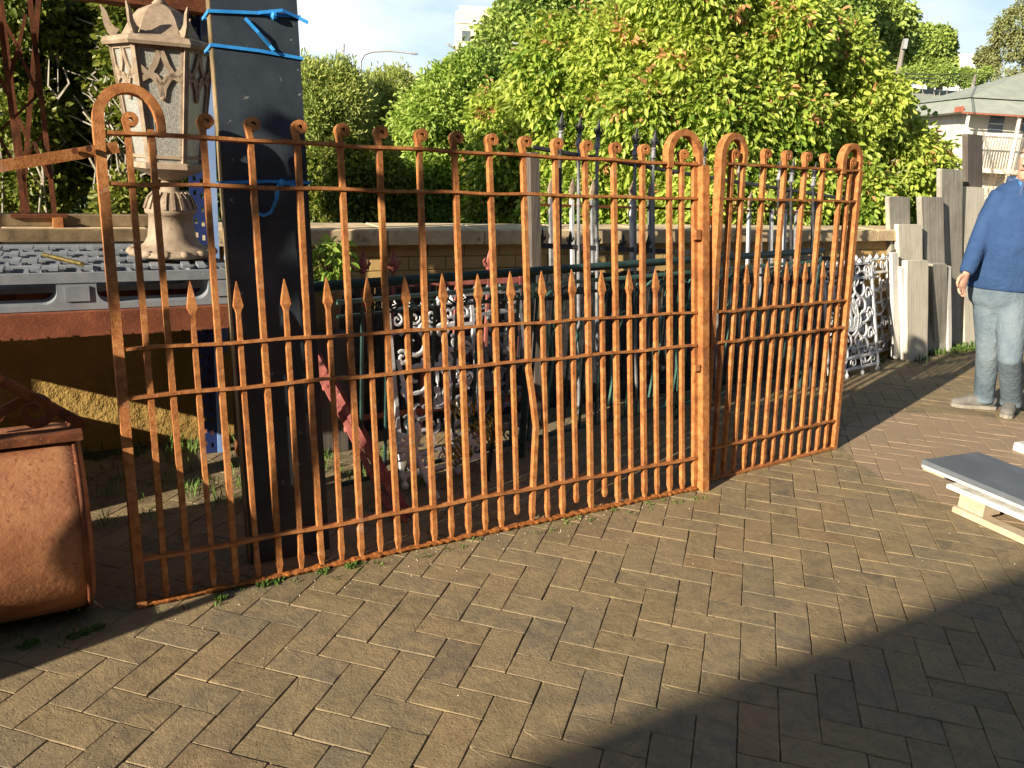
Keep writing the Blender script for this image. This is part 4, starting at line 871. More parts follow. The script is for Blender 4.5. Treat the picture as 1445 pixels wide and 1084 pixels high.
        m = MB(); pts = [(-.005, .028), (.04, .036), (.10, .034), (.16, .040), (.22, .045), (.26, .036), (.285, .012)]
        poly = [o_+d*x+sdv*y+Z*.001 for x, y in pts]+[o_+d*x-sdv*y+Z*.001 for x, y in pts[::-1]]; m.prism(poly, Z*.024); m.build('sole', 'sole', ob)
        m = MB()
        for i in range(4): q = o_+d*(.11+.025*i)+Z*(.112-.014*i); m.sweep([q-sdv*.022, q+Z*.004, q+sdv*.022+d*.01], .003, .003, Z, 5)
        m.build('lace', 'sole', ob)
fig()

# ================================================================== PLANTS
def foliage(name, lumps, n, ll, lw, mat, parent, sprig=5, droop=.5, tiptint=0, spread=.06, face=-.35, inner=.09, rs=None, upright=0):
    rs = rs or np.random.RandomState(len(lumps)*7+n % 97)
    C = np.array([tuple(c) for c, r in lumps]); Rr = np.array([r if isinstance(r, (tuple, list)) else (r, r, r) for c, r in lumps], float)
    area = (Rr[:, 0]*Rr[:, 2]); ns = n//sprig; pick = rs.choice(len(C), ns*2, p=area/area.sum()); lt = rs.rand(len(C))
    d = rs.normal(size=(ns*2, 3)); d /= np.linalg.norm(d, axis=1)[:, None]
    rf = 1-np.abs(rs.normal(0, inner, ns*2)); rf += .13*np.sin(d[:, 0]*9+pick)*np.sin(d[:, 2]*8+pick*2.1)+.07*np.sin(d[:, 0]*21+pick*3)*np.sin(d[:, 2]*19+pick); rf += (rs.rand(ns*2) < .10)*rs.rand(ns*2)*.28
    S_ = C[pick]+d*Rr[pick]*rf[:, None]
    tc_ = np.array(tuple(CAM))-S_; tc_ /= np.linalg.norm(tc_, axis=1)[:, None]; ok = (d*tc_).sum(1) > face
    for k in range(len(C)): ok &= ((((S_-C[k])/Rr[k])**2).sum(1) > .42)|(pick == k)
    ok &= S_[:, 2] > .05
    S_ = S_[ok][:ns]; d = d[ok][:ns]; pk = pick[ok][:ns]; ns = len(S_)
    B = np.repeat(S_, sprig, 0); D = np.repeat(d, sprig, 0); k = len(B)
    off = rs.normal(size=(k, 3)); off /= np.linalg.norm(off, axis=1)[:, None]; B = B+off*spread*rs.rand(k, 1)
    dr = off*.9+D*.5+rs.normal(0, .3, (k, 3)); dr[:, 2] += -droop+upright; dr /= np.linalg.norm(dr, axis=1)[:, None]
    nr = D*.9+rs.normal(0, .48, (k, 3)); nr[:, 2] += .05; sd = np.cross(dr, nr); sd /= np.linalg.norm(sd, axis=1)[:, None]; nr = np.cross(sd, dr)
    Ls = (ll*(.65+.7*rs.rand(k)))[:, None]; Ws = Ls*lw/ll
    tip = B+dr*Ls-nr*Ls*.16; m1 = B+dr*Ls*.35; m2 = B+dr*Ls*.72-nr*Ls*.05; fo = nr*Ws*.35
    V = np.stack([B, m1+sd*Ws*.5+fo, m2+sd*Ws*.42+fo, tip, m2-sd*Ws*.42+fo, m1-sd*Ws*.5+fo], 1).reshape(-1, 3)
    i = np.arange(k)*6; F = np.stack([np.stack([i, i+3, i+2, i+1], 1), np.stack([i, i+5, i+4, i+3], 1)], 1).reshape(-1, 4)
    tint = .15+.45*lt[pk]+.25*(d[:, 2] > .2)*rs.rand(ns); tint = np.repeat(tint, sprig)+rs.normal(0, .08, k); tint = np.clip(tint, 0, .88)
    if tiptint:
        red = np.repeat((rs.rand(ns) < tiptint)&(d[:, 2] > .05), sprig); tint[red] = .93+.07*rs.rand(red.sum())
    o = fastmesh(name, V, F, mat, parent, np.repeat(tint, 6), tuple(parent.location) if parent else (0, 0, 0))
    o['kind'] = 'stuff' if parent is None else o.get('kind', 'part')
    if parent: del o['kind']
    return o
def inpoly(x, y, poly):
    c = False; j = len(poly)-1
    for i in range(len(poly)):
        xi, yi = poly[i]; xj, yj = poly[j]
        if ((yi > y) != (yj > y)) and (x < (xj-xi)*(y-yi)/(yj-yi)+xi): c = not c
        j = i
    return c
def polylumps(poly, k, rpx, Y, dY, seed, ctr=None, squash=1.0):
    rr = random.Random(seed); xs = [p[0] for p in poly]; ys = [p[1] for p in poly]; out = []; tries = 0
    cx, cy = (sum(xs)/len(xs), sum(ys)/len(ys)); hw = (max(xs)-min(xs))/2
    while len(out) < k and tries < 20000:
        tries += 1; x = rr.uniform(min(xs), max(xs)); y = rr.uniform(min(ys), max(ys)); rp = rr.uniform(*rpx)
        if not all(inpoly(x+rp*.8*math.cos(a), y+rp*.8*math.sin(a), poly) for a in np.linspace(0, 6.28, 9)): continue
        if any((x-o[0])**2+(y-o[1])**2 < (.72*(rp+o[2])/2)**2 for o in out): continue
        out.append((x, y, rp))
    res = []
    for x, y, rp in out:
        dome = min(1, ((x-cx)/hw)**2); YY = Y+dY*(dome-.5)+rr.uniform(-.15, .15)*dY
        r = rp/FOC*YY*1.02; res.append((at(x, y, YY), (r, r*1.1, r*squash)))
    return res
def trunk(parent, base, tops, r0, mat='bark', name='trunk'):
    m = MB()
    for i, t in enumerate(tops):
        b = Vector(base)+Vector((random.uniform(-.3, .3)*r0, random.uniform(-.3, .3)*r0, 0)); t = Vector(t); mid = (b+t)/2+Vector((random.uniform(-1, 1), random.uniform(-1, 1), 0))*(t-b).length*.07; fork = b*.7+t*.3
        m.sweep([b, fork*.8+b*.2, mid, t*.75+mid*.25, t], [r0, r0*.85, r0*.55, r0*.3, r0*.08], [r0, r0*.85, r0*.55, r0*.3, r0*.08], Vector((.3, .9, .1)), 7)
    m.build(name, mat, parent, smooth=True)
def tree(label, cat, poly, k, rpx, Y, dY, seed, n, ll, lw, mat, base_px, name='broadleaf_tree', tr=.12, group=None, squash=1.0, **kw):
    lumps = polylumps(poly, k, rpx, Y, dY, seed, squash=squash)
    b = at(base_px, 240, Y+.3*dY); base = Vector((b.x, b.y, 0)); t = thing(name, base, label, cat, group)
    foliage('crown', lumps, n, ll, lw, mat, t, **kw)
    rr = random.Random(seed+5); tops = [lumps[rr.randrange(len(lumps))][0]+Vector((0, .25, 0)) for _ in range(min(9, len(lumps)))]
    trunk(t, base, tops, tr); return t, lumps
G_T = 'trees beyond the wall'
mainpoly = [(655, 345), (645, 260), (655, 170), (690, 110), (750, 62), (815, 22), (880, -15), (940, -70), (1060, -70), (1130, -5), (1200, 40), (1262, 90), (1300, 150), (1318, 215), (1345, 250), (1325, 290), (1262, 345)]
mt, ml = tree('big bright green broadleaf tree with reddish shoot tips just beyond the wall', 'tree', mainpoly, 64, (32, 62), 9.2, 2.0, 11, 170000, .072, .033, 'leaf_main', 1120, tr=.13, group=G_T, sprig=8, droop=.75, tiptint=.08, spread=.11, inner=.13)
# its nearest leaves one by one, and bare pale twigs low on the right
lm = []
for k in range(3):
    b = MB(); q = .085+.012*k; wv = .018; b.add([(0, 0, 0), (-wv, q*.35, .008), (-wv*.8, q*.7, .004), (0, q, -.02), (wv*.8, q*.7, .004), (wv, q*.35, .008)], [(0, 3, 2, 1), (0, 5, 4, 3)]); me = b.mesh('leaf'); me.materials.append(M_['leaf_main']); me.attributes.new('tint', 'FLOAT', 'POINT').data.foreach_set('value', [.5+.12*k]*6); lm.append(me)
rr = random.Random(3)
for i in range(260):
    c, r = ml[rr.randrange(len(ml))]; tcv = (CAM-c).normalized(); d = (tcv+Vector((rr.gauss(0, .5), rr.gauss(0, .3), rr.gauss(0, .5)))).normalized()
    place('leaf', lm[i % 3], c+Vector((d.x*r[0], d.y*r[1], d.z*r[2]))*1.04, mt, (rr.uniform(-1.8, -.9), rr.uniform(-.5, .5), rr.uniform(-1.2, 1.2)+3.14*(rr.random() < .2)))
b = MB()
for i in range(16):
    a_ = at(rr.uniform(1150, 1240), rr.uniform(260, 300), 9.3); e_ = at(rr.uniform(1215, 1300), rr.uniform(218, 300), 8.6)
    b.sweep([a_, (a_+e_)/2+Vector((0, 0, rr.uniform(-.08, .08))), e_], [.012, .008, .003], [.012, .008, .003], (0, 1, .1), 5)
b.build('bare_twigs', 'bark', mt)
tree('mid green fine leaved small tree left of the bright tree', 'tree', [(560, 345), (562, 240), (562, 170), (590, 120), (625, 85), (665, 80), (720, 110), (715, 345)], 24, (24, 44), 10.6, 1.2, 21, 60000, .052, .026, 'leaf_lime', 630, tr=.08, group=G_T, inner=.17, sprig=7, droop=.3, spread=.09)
tree('wispy olive green bushy tree right of the tall slate board', 'tree', [(380, 345), (385, 130), (430, 98), (458, 82), (490, 100), (520, 104), (520, 345)], 20, (20, 38), 11.5, 1.0, 31, 60000, .060, .016, 'leaf_wispy', 455, tr=.07, name='wispy_tree', group=G_T, inner=.2, sprig=8, droop=-.4, spread=.11, squash=1.25)
tree('wispy olive green bushy tree between the slate board bush and the small tree', 'tree', [(490, 345), (490, 130), (520, 112), (545, 96), (575, 112), (592, 130), (600, 345)], 16, (18, 34), 12.2, 1.0, 32, 46000, .060, .016, 'leaf_wispy', 545, tr=.07, name='wispy_tree', group=G_T, inner=.2, sprig=8, droop=-.4, spread=.11, squash=1.25)
tree('dark shaded hedge bush low behind the wall near the slate board', 'bush', [(425, 350), (425, 240), (470, 195), (540, 200), (565, 240), (600, 270), (620, 350)], 16, (22, 40), 9.6, .8, 41, 40000, .05, .028, 'leaf_shrub', 520, tr=.05, name='hedge_bush', group=G_T, sprig=6)
tree('big dense dark fig tree behind the bright tree, upper middle', 'tree', [(640, 150), (632, 98), (662, 78), (682, 34), (720, 8), (760, -60), (900, -90), (960, -60), (900, 60), (760, 150)], 30, (20, 44), 27, 5, 51, 60000, .13, .09, 'leaf_fig', 780, tr=.4, name='fig_tree', group=G_T, sprig=7, spread=.25)
tree('big dense dark fig tree behind the bright tree, upper right', 'tree', [(1020, 120), (1020, -60), (1150, -60), (1215, -12), (1262, 14), (1290, 45), (1284, 90), (1262, 130), (1120, 140)], 30, (20, 42), 27, 5, 52, 60000, .13, .09, 'leaf_fig', 1160, tr=.4, name='fig_tree', group=G_T, sprig=7, spread=.25)
tree('small round dark green tree standing between fig tree and open sky', 'tree', [(1262, 118), (1272, 75), (1290, 48), (1315, 36), (1342, 52), (1348, 75), (1332, 112)], 14, (9, 17), 80, 5, 53, 22000, .30, .18, 'leaf_fig', 1310, tr=.35, group=G_T, sprig=6, spread=.25)
tree('low green bushes in front of the far white building', 'bush', [(1250, 125), (1262, 100), (1300, 96), (1350, 94), (1400, 92), (1402, 118), (1250, 128)], 14, (5, 10), 72, 2, 54, 12000, .16, .09, 'leaf_fig', 1330, tr=.1, name='far_bush', group=G_T, sprig=6, spread=.2)
tree('tall thin gum tree at the top right edge', 'tree', [(1392, 125), (1398, 70), (1402, 40), (1420, 14), (1470, -15), (1520, 10), (1520, 130)], 22, (10, 22), 80, 5, 55, 22000, .24, .10, 'leaf_gum', 1475, tr=.2, name='gum_tree', group=G_T, sprig=6, spread=.4)
tree('small distant gum tree left of the taller gum', 'tree', [(1376, 105), (1380, 75), (1400, 62), (1410, 80), (1405, 105)], 5, (7, 12), 85, 2, 56, 3000, .24, .10, 'leaf_gum', 1392, tr=.15, name='gum_tree', group=G_T, sprig=6, spread=.3)
# shrubs behind the left part of the wall
for (lab, poly, Yd, sd, n, bx) in (
    ('leafy green shrub with many thin pale stems behind the lantern', [(95, 350), (90, -60), (298, -60), (300, 350)], 5.0, 61, 20000, 190),
    ('leafy green shrub with thin pale stems behind the lattice stanchion', [(-60, 350), (-60, -60), (110, -60), (120, 350)], 5.0, 62, 14000, 30)):
    lumps = polylumps(poly, 20, (24, 44), Yd, 1.0, sd); b0 = at(bx, 300, Yd+.2); t = thing('pale_stem_shrub', Vector((b0.x, b0.y, 0)), lab, 'shrub')
    foliage('crown', lumps, int(n*1.5), .036, .022, 'leaf_shrub', t, sprig=5, droop=.2, spread=.09, inner=.3)
    rr = random.Random(sd)
    for i in range(15 if sd == 61 else 8):
        x = rr.uniform(poly[0][0]+10, poly[2][0]-20); a_ = at(x, 345, Yd-.35); m = MB(); e_ = [Vector((a_.x, a_.y, .2))]; px = x; py = 345
        for k in range(6): px += rr.uniform(-9, 9); py -= rr.uniform(35, 65); e_.append(at(px, py, Yd-.50+rr.uniform(-.08, .08)))
        m.sweep(e_, [.0075-.0009*k for k in range(len(e_))], [.0075-.0009*k for k in range(len(e_))], (0, 1, .1), 6)
        for k in range(2, 6):
            for s_ in range(2): q = e_[k]; m.sweep([q, q+Vector((rr.uniform(-.09, .09), 0, rr.uniform(.05, .12))), q+Vector((rr.uniform(-.16, .16), rr.uniform(-.04, .04), rr.uniform(.12, .22)))], [.005, .004, .002], [.005, .004, .002], (0, 1, .1), 4)
        m.build('stem', 'bark', t)
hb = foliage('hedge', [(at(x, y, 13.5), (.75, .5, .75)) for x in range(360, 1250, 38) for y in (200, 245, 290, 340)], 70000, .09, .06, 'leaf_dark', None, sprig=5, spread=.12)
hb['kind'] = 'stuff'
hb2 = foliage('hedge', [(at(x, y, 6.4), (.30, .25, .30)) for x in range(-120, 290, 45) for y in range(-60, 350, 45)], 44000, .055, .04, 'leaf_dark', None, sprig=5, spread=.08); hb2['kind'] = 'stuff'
# bare brown shrub before the far house
t = thing('bare_shrub', at(1400, 300, 16)-Z*at(1400, 300, 16).z, 'bare twiggy brown shrub in front of the far house, behind the tall boards', 'shrub'); rr = random.Random(9); m = MB()
def twig(p, d, ln, r, dep):
    q = p+d*ln*.5+Vector((rr.uniform(-.1, .1), 0, rr.uniform(-.05, .1)))*ln; e = p+d*ln; m.sweep([p, q, e], [r, r*.8, r*.5], [r, r*.8, r*.5], (0, 1, .1), 3)
    if dep:
        for _ in range(4): twig(e if rr.random() < .5 else q, (d+Vector((rr.gauss(0, .55), rr.gauss(0, .3), rr.gauss(.1, .4)))).normalized(), ln*.66, r*.55, dep-1)
for x in range(1315, 1445, 13):
    b0 = at(x, 300, 16+rr.uniform(-.8, .8)); twig(Vector((b0.x, b0.y, .1)), Vector((rr.gauss(0, .15), 0, 1)).normalized(), .72, .014, 4)
m.build('twigs', 'twig', t)
def weed(name, c, n, h, sp, mat, label=None, wid=.006, kind=None, seed=0, parent=None):
    rr = random.Random(seed); m = MB()
    for i in range(n):
        a = rr.uniform(0, 6.283); r = sp*math.sqrt(rr.random())*.5; b0 = Vector(c)+Vector((math.cos(a)*r, math.sin(a)*r, 0)); a2 = a+rr.uniform(-1, 1); hh = h*rr.uniform(.5, 1.1); o = Vector((math.cos(a2), math.sin(a2), 0))*sp*rr.uniform(.3, 1); s_ = Vector((-math.sin(a2), math.cos(a2), 0))*wid
        m.add([b0-s_*.6, b0+s_*.6, b0+o*.35+Z*hh*.6+s_, b0+o*.35+Z*hh*.6-s_, b0+o+Z*hh*rr.uniform(.7, 1)], [(0, 1, 2, 3), (3, 2, 4)])
    o = m.build(name, mat, parent)
    if label: tagthing(recentre(o), label, 'plant')
    if kind: o['kind'] = kind
    return o
t = thing('weed', G(108, 862), 'spiky pale weed with reddish leaves growing by the drum', 'weed')
for i in range(9):
    rr = random.Random(i); a = rr.uniform(0, 6.28); r_ = rr.uniform(.05, .11); m = MB(); b0 = G(108, 862); e = [b0, b0+Z*.03+Vector((math.cos(a), math.sin(a), 0))*r_*.3, b0+Z*rr.uniform(.05, .09)+Vector((math.cos(a), math.sin(a), 0))*r_*.7, b0+Z*rr.uniform(.03, .10)+Vector((math.cos(a), math.sin(a), 0))*r_]
    m.sweep(e, [.002, .006, .005, .001], [.001]*4, Z, 4); m.build('blade', 'pale_weed' if i % 3 else 'grass', t)
weed('leaf_rosette', G(108, 862), 16, .04, .06, 'grass', seed=3, wid=.008, parent=t)
k = 0
tufts = MB()
allw = []
rr = random.Random(77)
def addblades(c, n, h, sp, wid):
    for i in range(n):
        a = rr.uniform(0, 6.283); r = sp*math.sqrt(rr.random()); b0 = Vector(c)+Vector((math.cos(a)*r, math.sin(a)*r, 0)); a2 = rr.uniform(0, 6.28); hh = h*rr.uniform(.4, 1.1); o = Vector((math.cos(a2), math.sin(a2), 0))*h*rr.uniform(.1, .7); s_ = Vector((-math.sin(a2), math.cos(a2), 0))*wid
        tufts.add([b0-s_*.6, b0+s_*.6, b0+o*.35+Z*hh*.6+s_, b0+o*.35+Z*hh*.6-s_, b0+o+Z*hh], [(0, 1, 2, 3), (3, 2, 4)])
for _ in range(70):                       # weeds between the left wall and the gate
    s_, n_ = rr.uniform(-.3, 1.3), rr.uniform(.55, 1.5); addblades(P(s_, n_, 0), 16, rr.uniform(.02, .09), .05, .0025)
for px, py in ((1378, 488), (1365, 492), (1352, 494), (1318, 500), (1338, 497), (1395, 486), (1300, 510), (1410, 484)): addblades(G(px, py), 34, .06, .10, .004)
for px, py in ((120, 893), (104, 899), (138, 886), (45, 908), (36, 913)): addblades(G(px, py), 150, .009, .022, .002)
for px, py in ((392, 817), (370, 826), (386, 822), (455, 808), (495, 800), (500, 794), (505, 790), (310, 845), (612, 765), (1130, 640)): addblades(G(px, py), 60, .018, .022, .003)
for _ in range(40): s_ = rr.uniform(-.1, 2.6); addblades(P(s_, rr.uniform(-.10, .0), 0), 7, .014, .018, .0025)
for _ in range(120): s_ = rr.uniform(-1.5, 10); addblades(P(s_, rr.uniform(1.44, 1.56), 0), 14, .06, .06, .004)
for _ in range(24): addblades(P(rr.uniform(-1.6, -.1), rr.uniform(-.15, -.02), 0), 7, .02, .03, .0025)
o = tufts.build('grass', 'grass'); o['kind'] = 'stuff'
# moss and weeds in joints, crumbs of rust and pale chips
m = MB()
for _ in range(150):
    if rr.random() < .6: c = P(rr.uniform(0, 2.5), -abs(rr.gauss(0, .10)), .001)
    else: c = P(rr.uniform(-.6, 5), rr.uniform(-1.9, 0), .001)
    r = rr.uniform(.001, .003); m.lathe(c, [(r, 0), (r*.8, r*.8), (r*.2, r)], 5)
o = m.build('stone_chips', 'wood_pale'); o['kind'] = 'stuff'
# potted plant
pp = qn(462, 388, 1.22); s_, _ = SN(462, 388, 1.22)
t = thing('potted_plant', P(s_, 1.22), 'leafy green plant in a pot beside the slate slab, above the green tube', 'plant')
m = MB(); m.lathe(P(s_, 1.22, .62), [(.055, 0), (.075, .20), (.085, .20), (.085, .225), (.07, .225)], 16); m.build('pot', 'terracotta_paint', t, smooth=True)
m = MB(); m.box(P(s_, 1.22, .31), U*.16, N*.16, Z*.62); m.build('stand', 'wood_dark', t)
foliage('crown', [(P(s_-.02, 1.20, .95), .10), (P(s_+.04, 1.18, 1.01), .06), (P(s_-.10, 1.2, .93), .05)], 420, .045, .018, 'leaf_lime', t, sprig=4, spread=.03, face=-1)
m = MB()
for i in range(7): a = i*.9; m.sweep([P(s_, 1.22, .86), P(s_+.04*math.cos(a), 1.2, .98), P(s_+.13*math.cos(a), 1.18, 1.02+.05*math.sin(a*3))], .0025, .0025, N, 4)
m.build('stems', 'grass', t)

# ================================================================== FAR BUILDINGS AND POLES
def hb_(X0, X1, Y0, Y1, z0, z1, name, mat, par):
    m = MB(); m.box(((X0+X1)/2, (Y0+Y1)/2, (z0+z1)/2), (X1-X0, 0, 0), (0, Y1-Y0, 0), (0, 0, z1-z0)); return m.build(name, mat, par)
Y0 = 50; pL = at(1362, 158, Y0); ez = pL.z; XL = pL.x; XR = XL+12
t = thing('verandah_house', Vector(((XL+XR)/2, Y0+4, 0)), 'cream house with grey green hip roof and railed upper verandah, far right', 'house')
hb_(XL+.9, XR, Y0+1.6, Y0+9, 0, ez+.1, 'wall', 'house_cream', t)
rz = at(1445, 95, Y0+3).z; m = MB(); zm = ez+.85
m.add([(XL-.1, Y0, ez), (XR+.3, Y0, ez), (XR+.3, Y0+10, ez), (XL-.1, Y0+10, ez), (XL+.8, Y0+1.4, zm), (XR-.4, Y0+1.4, zm), (XR-.4, Y0+8.8, zm), (XL+.8, Y0+8.8, zm)], [(0, 1, 5, 4), (1, 2, 6, 5), (2, 3, 7, 6), (3, 0, 4, 7), (0, 3, 2, 1)]); m.build('verandah_roof', 'roof_grey', t)
xm = at(1450, 95, Y0+5).x; m = MB(); m.add([(XL+.75, Y0+1.3, zm+.06), (XR-.35, Y0+1.3, zm+.06), (XR-.35, Y0+8.9, zm+.06), (XL+.75, Y0+8.9, zm+.06), (xm, Y0+5, rz), (XR-3.5, Y0+5, rz)], [(0, 1, 5, 4), (1, 2, 5), (2, 3, 4, 5), (3, 0, 4), (0, 3, 2, 1)]); m.build('roof', 'roof_grey', t)
m = MB(); m.box(((XL+XR)/2, Y0-.06, ez-.06), (XR-XL+.4, 0, 0), (0, .1, 0), (0, 0, .07)); m.box((XL-.12, Y0+.5, ez+.15), (.10, 0, 0), (0, .9, .0), (0, 0, .3)); m.build('fascia', 'terra_trim', t)
fz = at(1400, 238, Y0).z; rt = at(1400, 193, Y0).z
hb_(XL+.2, XR, Y0+.1, Y0+1.6, fz-.25, fz, 'verandah_floor', 'house_cream', t)
m = MB(); m.box(((XL+XR)/2, Y0+.15, rt), (XR-XL, 0, 0), (0, .06, 0), (0, 0, .09)); m.build('hand_rail', 'pole_grey', t)
for i in range(44): m = MB(); m.box((XL+.3+i*.16, Y0+.15, (fz+rt)/2), (.035, 0, 0), (0, .035, 0), (0, 0, rt-fz)); m.build('baluster', 'pole_grey', t)
for i in range(4): m = MB(); m.box((XL+.3+i*2.9, Y0+.15, ez/2), (.14, 0, 0), (0, .14, 0), (0, 0, ez)); m.build('verandah_post', 'house_cream', t)
for px0, px1, ya, yb in ((1398, 1413, 162, 188), (1445, 1460, 162, 188)):
    a_ = at(px0, ya, Y0+1.6); b_ = at(px1, yb, Y0+1.6); wi = hb_(a_.x, b_.x, Y0+1.55, Y0+1.62, b_.z, a_.z, 'window', 'window_dark', t)
    m = MB(); m.box(((a_.x+b_.x)/2, Y0+1.53, (a_.z+b_.z)/2), (b_.x-a_.x, 0, 0), (0, .03, 0), (0, 0, .06)); m.box(((a_.x+b_.x)/2, Y0+1.53, a_.z), (b_.x-a_.x+.1, 0, 0), (0, .05, 0), (0, 0, .07)); m.build('frame', 'house_white', wi)
Y1 = 66; a_ = at(1278, 158, Y1); b_ = at(1372, 160, Y1); zt = at(1300, 122, Y1+6).z
t = thing('low_white_house', Vector(((a_.x+b_.x)/2, Y1+5, 0)), 'long low white building with grey sheet roof behind the small tree', 'house')
hb_(a_.x, b_.x+4, Y1, Y1+12, 0, a_.z, 'wall', 'house_white', t)
m = MB(); m.add([(a_.x-.3, Y1-.4, a_.z), (b_.x+4.3, Y1-.4, a_.z-.1), (b_.x+4.3, Y1+8, zt), (a_.x-.3, Y1+8, zt), (a_.x-.3, Y1+12.4, a_.z), (b_.x+4.3, Y1+12.4, a_.z)], [(0, 1, 2, 3), (3, 2, 5, 4), (0, 3, 4), (1, 5, 2)]); m.build('roof', 'roof_grey', t)
for px0, px1, ya, yb in ((1300, 1312, 172, 190), (1322, 1330, 172, 190)):
    a2_ = at(px0, ya, Y1); b2_ = at(px1, yb, Y1); hb_(a2_.x, b2_.x, Y1-.06, Y1+.01, b2_.z, a2_.z, 'window', 'window_dark', t)
c = at(1335, 173, Y1-1); m = MB(); m.lathe(c, [(.05, .12), (.35, .05), (.42, 0), (.33, .03), (.05, .09)], 14, (-.2, -1, .3)); m.tube([c+Vector((0, .1, 0)), c+Vector((0, 1.1, -.3))], .04); m.build('satellite_dish', 'roof_grey', t)
a_ = at(1340, 98, 95); b_ = at(1396, 83, 95); t = thing('distant_white_building', Vector(((a_.x+b_.x)/2, 98, 0)), 'distant flat roofed white building above the low house roof', 'building'); hb_(a_.x, b_.x, 95, 103, 0, b_.z, 'wall', 'house_white', t); hb_(a_.x+.5, b_.x-.8, 96, 102, b_.z+.003, b_.z+.5, 'roof_box', 'house_white', t)
a_ = at(642, 52, 130); b_ = at(697, 12, 130); t = thing('apartment_tower', Vector(((a_.x+b_.x)/2, 134, 0)), 'pale yellow tower block rising behind the fig tree', 'building'); hb_(a_.x, b_.x, 130, 142, 0, b_.z-.6, 'wall', 'beige_tower', t); hb_(a_.x+.4, b_.x-.4, 130.5, 141, b_.z-.597, b_.z+.2, 'parapet', 'beige_tower', t)
for i in range(3): hb_(a_.x-.15, b_.x+.15, 129.8, 130.05, b_.z-2.2-i*3.2, b_.z-1.9-i*3.2, 'floor_band', 'house_white', t)
for i in range(2):
    for j in range(3): hb_(a_.x+1+i*2.6, a_.x+2.2+i*2.6, 129.93, 130.1, b_.z-4.6-j*3.2, b_.z-3.2-j*3.2, 'window', 'window_dark', t)
def pole(label, pts, Y, r, name='street_light', head=None):
    q = [at(x, y, Y) for x, y in pts]; base = Vector((q[0].x, q[0].y, 0)); t = thing(name, base, label, 'street light' if name == 'street_light' else 'pole')
    m = MB(); m.sweep([base]+q, [r*1.4]+[r*(1-.5*i/len(q)) for i in range(len(q))], [r*1.4]+[r*(1-.5*i/len(q)) for i in range(len(q))], (0, 1, .01), 8); m.build('pole', 'lamp_metal' if name == 'street_light' else 'pole_grey', t)
    if head: h = at(*head, Y); m = MB(); e = (q[-1]-q[-2]).normalized(); q_ = Y/75; m.sweep([h-e*.1*q_, h+e*.1*q_, h+e*.5*q_, h+e*.75*q_], [.04*q_, .08*q_, .10*q_, .03*q_], [.05*q_, .12*q_, .13*q_, .04*q_], (0, 1, .01), 8); m.build('lamp_head', 'lamp_metal', t)
    return t
pole('tall curved arm street light standing against the pale sky', [(509, 100), (509, 86), (514, 77), (525, 73), (550, 72), (578, 75)], 45, .07, head=(578, 75))
pole('short straight thin pole with a small lamp left of the curved street light', [(485, 104), (485, 73)], 45, .05, head=(485, 73))
pole('street light with an angled arm in front of the fig tree', [(679, 94), (662, 82), (640, 68)], 24, .035, head=(640, 68))
pole('street light with curved head half hidden above the bright tree', [(752, 72), (745, 65), (735, 63)], 22, .04, head=(735, 63))
t = pole('timber power pole with cross arm in front of the fig tree', [(684, 100), (684, 56)], 24, .07, name='power_pole')
m = MB(); c = at(684, 78, 24); m.box(c, (.42, 0, 0), (0, .08, 0), (0, 0, .07)); m.build('cross_arm', 'pole_grey', t)
t = pole('leaning timber power pole at the right edge of the bright tree', [(1268, 100), (1276, 58)], 24, .07, name='power_pole')
m = MB(); c = at(1277, 62, 23.9); m.box(c, (.10, 0, 0), (0, .1, 0), (0, 0, .25)); m.build('transformer', 'lamp_metal', t)
t = pole('short timber power pole rising above the low white house roof', [(1372, 125), (1377, 105)], 58, .12, name='power_pole')
for (ya, yb) in ((104, 102), (110, 107), (115, 113)):
    m = MB(); m.sweep([at(1276, ya, 24), at(1330, (ya+yb)/2+3, 40), at(1377, yb+2, 58), at(1460, yb, 80)], .012, .012, (0, 1, .01), 4); o = m.build('power_line', 'pole_grey'); tagthing(recentre(o), {104: 'topmost', 110: 'middle', 115: 'lowest'}[ya]+' of the three overhead power lines above the house roofs', 'wire', 'overhead power lines')

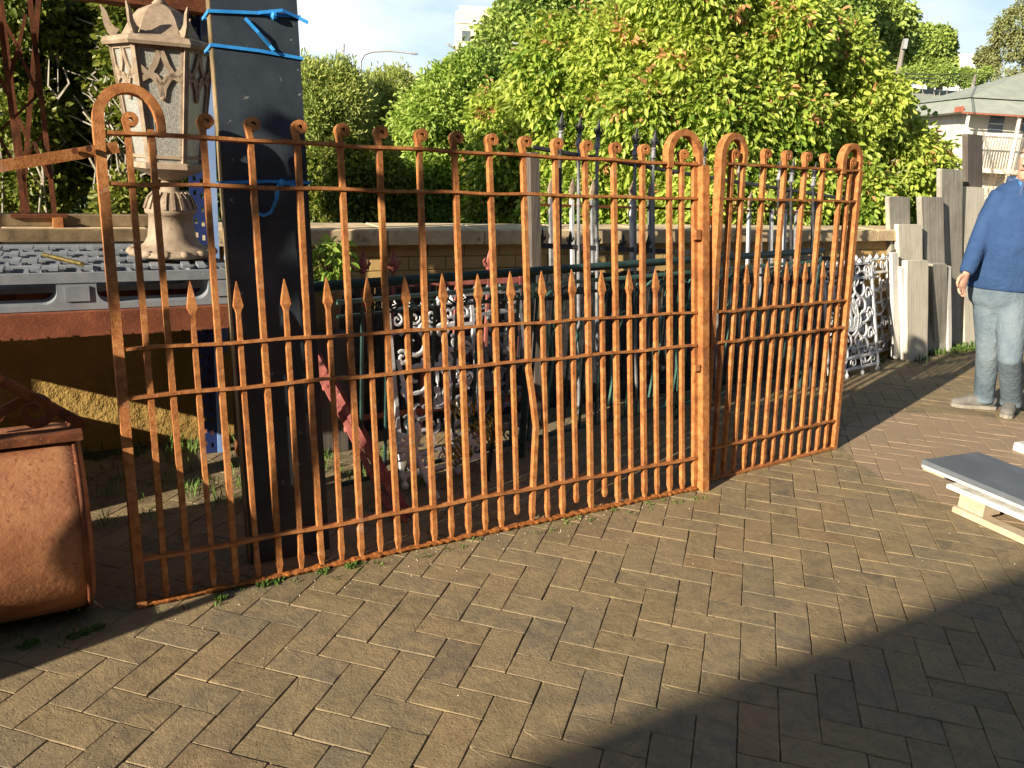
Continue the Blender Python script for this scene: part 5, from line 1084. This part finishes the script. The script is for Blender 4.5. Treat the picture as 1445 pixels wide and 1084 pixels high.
# ================================================================== BEHIND THE CAMERA (casts the long shade on the yard), THEN ADDED SHADE AND BACKING PIECES
EN = -4.26; EH = 4.0
t = thing('yard_building', P(-2, EN-2), 'plain brick building closing the yard behind the viewer', 'building')
m = MB(); m.box(P(-3, EN-2.02, EH/2-.1), U*30, N*4, Z*(EH-.2)); m.build('wall', 'back_building', t)
m = MB(); m.box(P(-3, EN-2, EH-.05), U*30.4, N*4.06, Z*.10); m.build('roof', 'roof_grey', t)
for i in range(6): m = MB(); m.box(P(-14+4.2*i, EN-.01, 1.5), U*1.2, N*.06, Z*1.2); wi = m.build('window', 'window_dark', t)
t = thing('shade_planks', P(-2.6, -.72), 'added plank trestle standing out of view left of the gate', 'blocker')  # unseen planks, added to cast bands of shade across the gate
for (a_, b_) in ((P(-2.9, -.62, 1.9), P(-1.9, -.62, 3.0)), (P(-2.9, -.60, 2.9), P(-1.7, -.60, 2.35)), (P(-2.75, -.62, 0), P(-2.75, -.62, 3.0)), (P(-1.95, -.66, 0), P(-1.95, -.66, 3.1))):
    m = MB(); d = b_-a_; sdv = d.normalized().cross(N); m.box((a_+b_)/2, d, sdv*.085, N*.03); m.build('plank', 'old_timber', t)

t = thing('shade_boxes', P(-1.2, 1.1), 'added timber crates stacked out of view under the left end of the pallet', 'blockers')  # unseen boxes added to shade the wall, spaced to let one lit band through
for (z0, z1, a_) in ((.003, .40, -.62), (.66, .862, -.62)):
    m = MB(); m.box(P(a_-.165, 1.10, (z0+z1)/2), U*.33, N*.78, Z*(z1-z0)); m.build('crate', 'old_timber', t)
for n_ in (.8,): m = MB(); m.box(P(-.78, n_, .53), U*.3, N*.05, Z*.258); m.build('spacer', 'old_timber', t)
m = MB(); m.bevbox(P(-1.35, -.20, .19), U*.9, N*.30, Z*.33, .004); o = m.build('shade_block', 'old_timber'); tagthing(recentre(o), 'added shade block lying out of view left of the rusty drum', 'block')  # unseen block, added to darken the ground beside the drum
t = thing('dark_gap_fence', P(8, 2.0), 'dark paling backing added to darken the gaps behind the tall boards at the wall end', 'fence')  # added dark backing that makes the gaps between the boards look black
for i in range(34): m = MB(); m.box(P(6.45+i*.125, 2.0+random.uniform(-.005, .005), .49+random.uniform(-.01, .01)), U*.115, N*.02, Z*.97); m.build('paling', 'wood_dark', t)
m = MB(); m.box(P(8.5, 2.04, .8), U*4.3, N*.05, Z*.07); m.build('rail', 'wood_dark', t)

t = thing('dark_backing_pickets', P(3.0, 1.40), 'row of close set black pickets added as dark backing behind the green railing', 'fence panel')  # added dark backing so the space behind the gate turns near black
for i in range(112): m = MB(); m.box(P(.95+i*.040, 1.38+random.uniform(-.004, .004), .42+random.uniform(-.006, .006)), U*.034, N*.010, Z*.84); m.build('picket', 'black_iron', t)
for z_ in (.15, .74): m = MB(); m.box(P(3.18, 1.400, z_), U*4.5, N*.016, Z*.04); m.build('rail', 'black_iron', t)
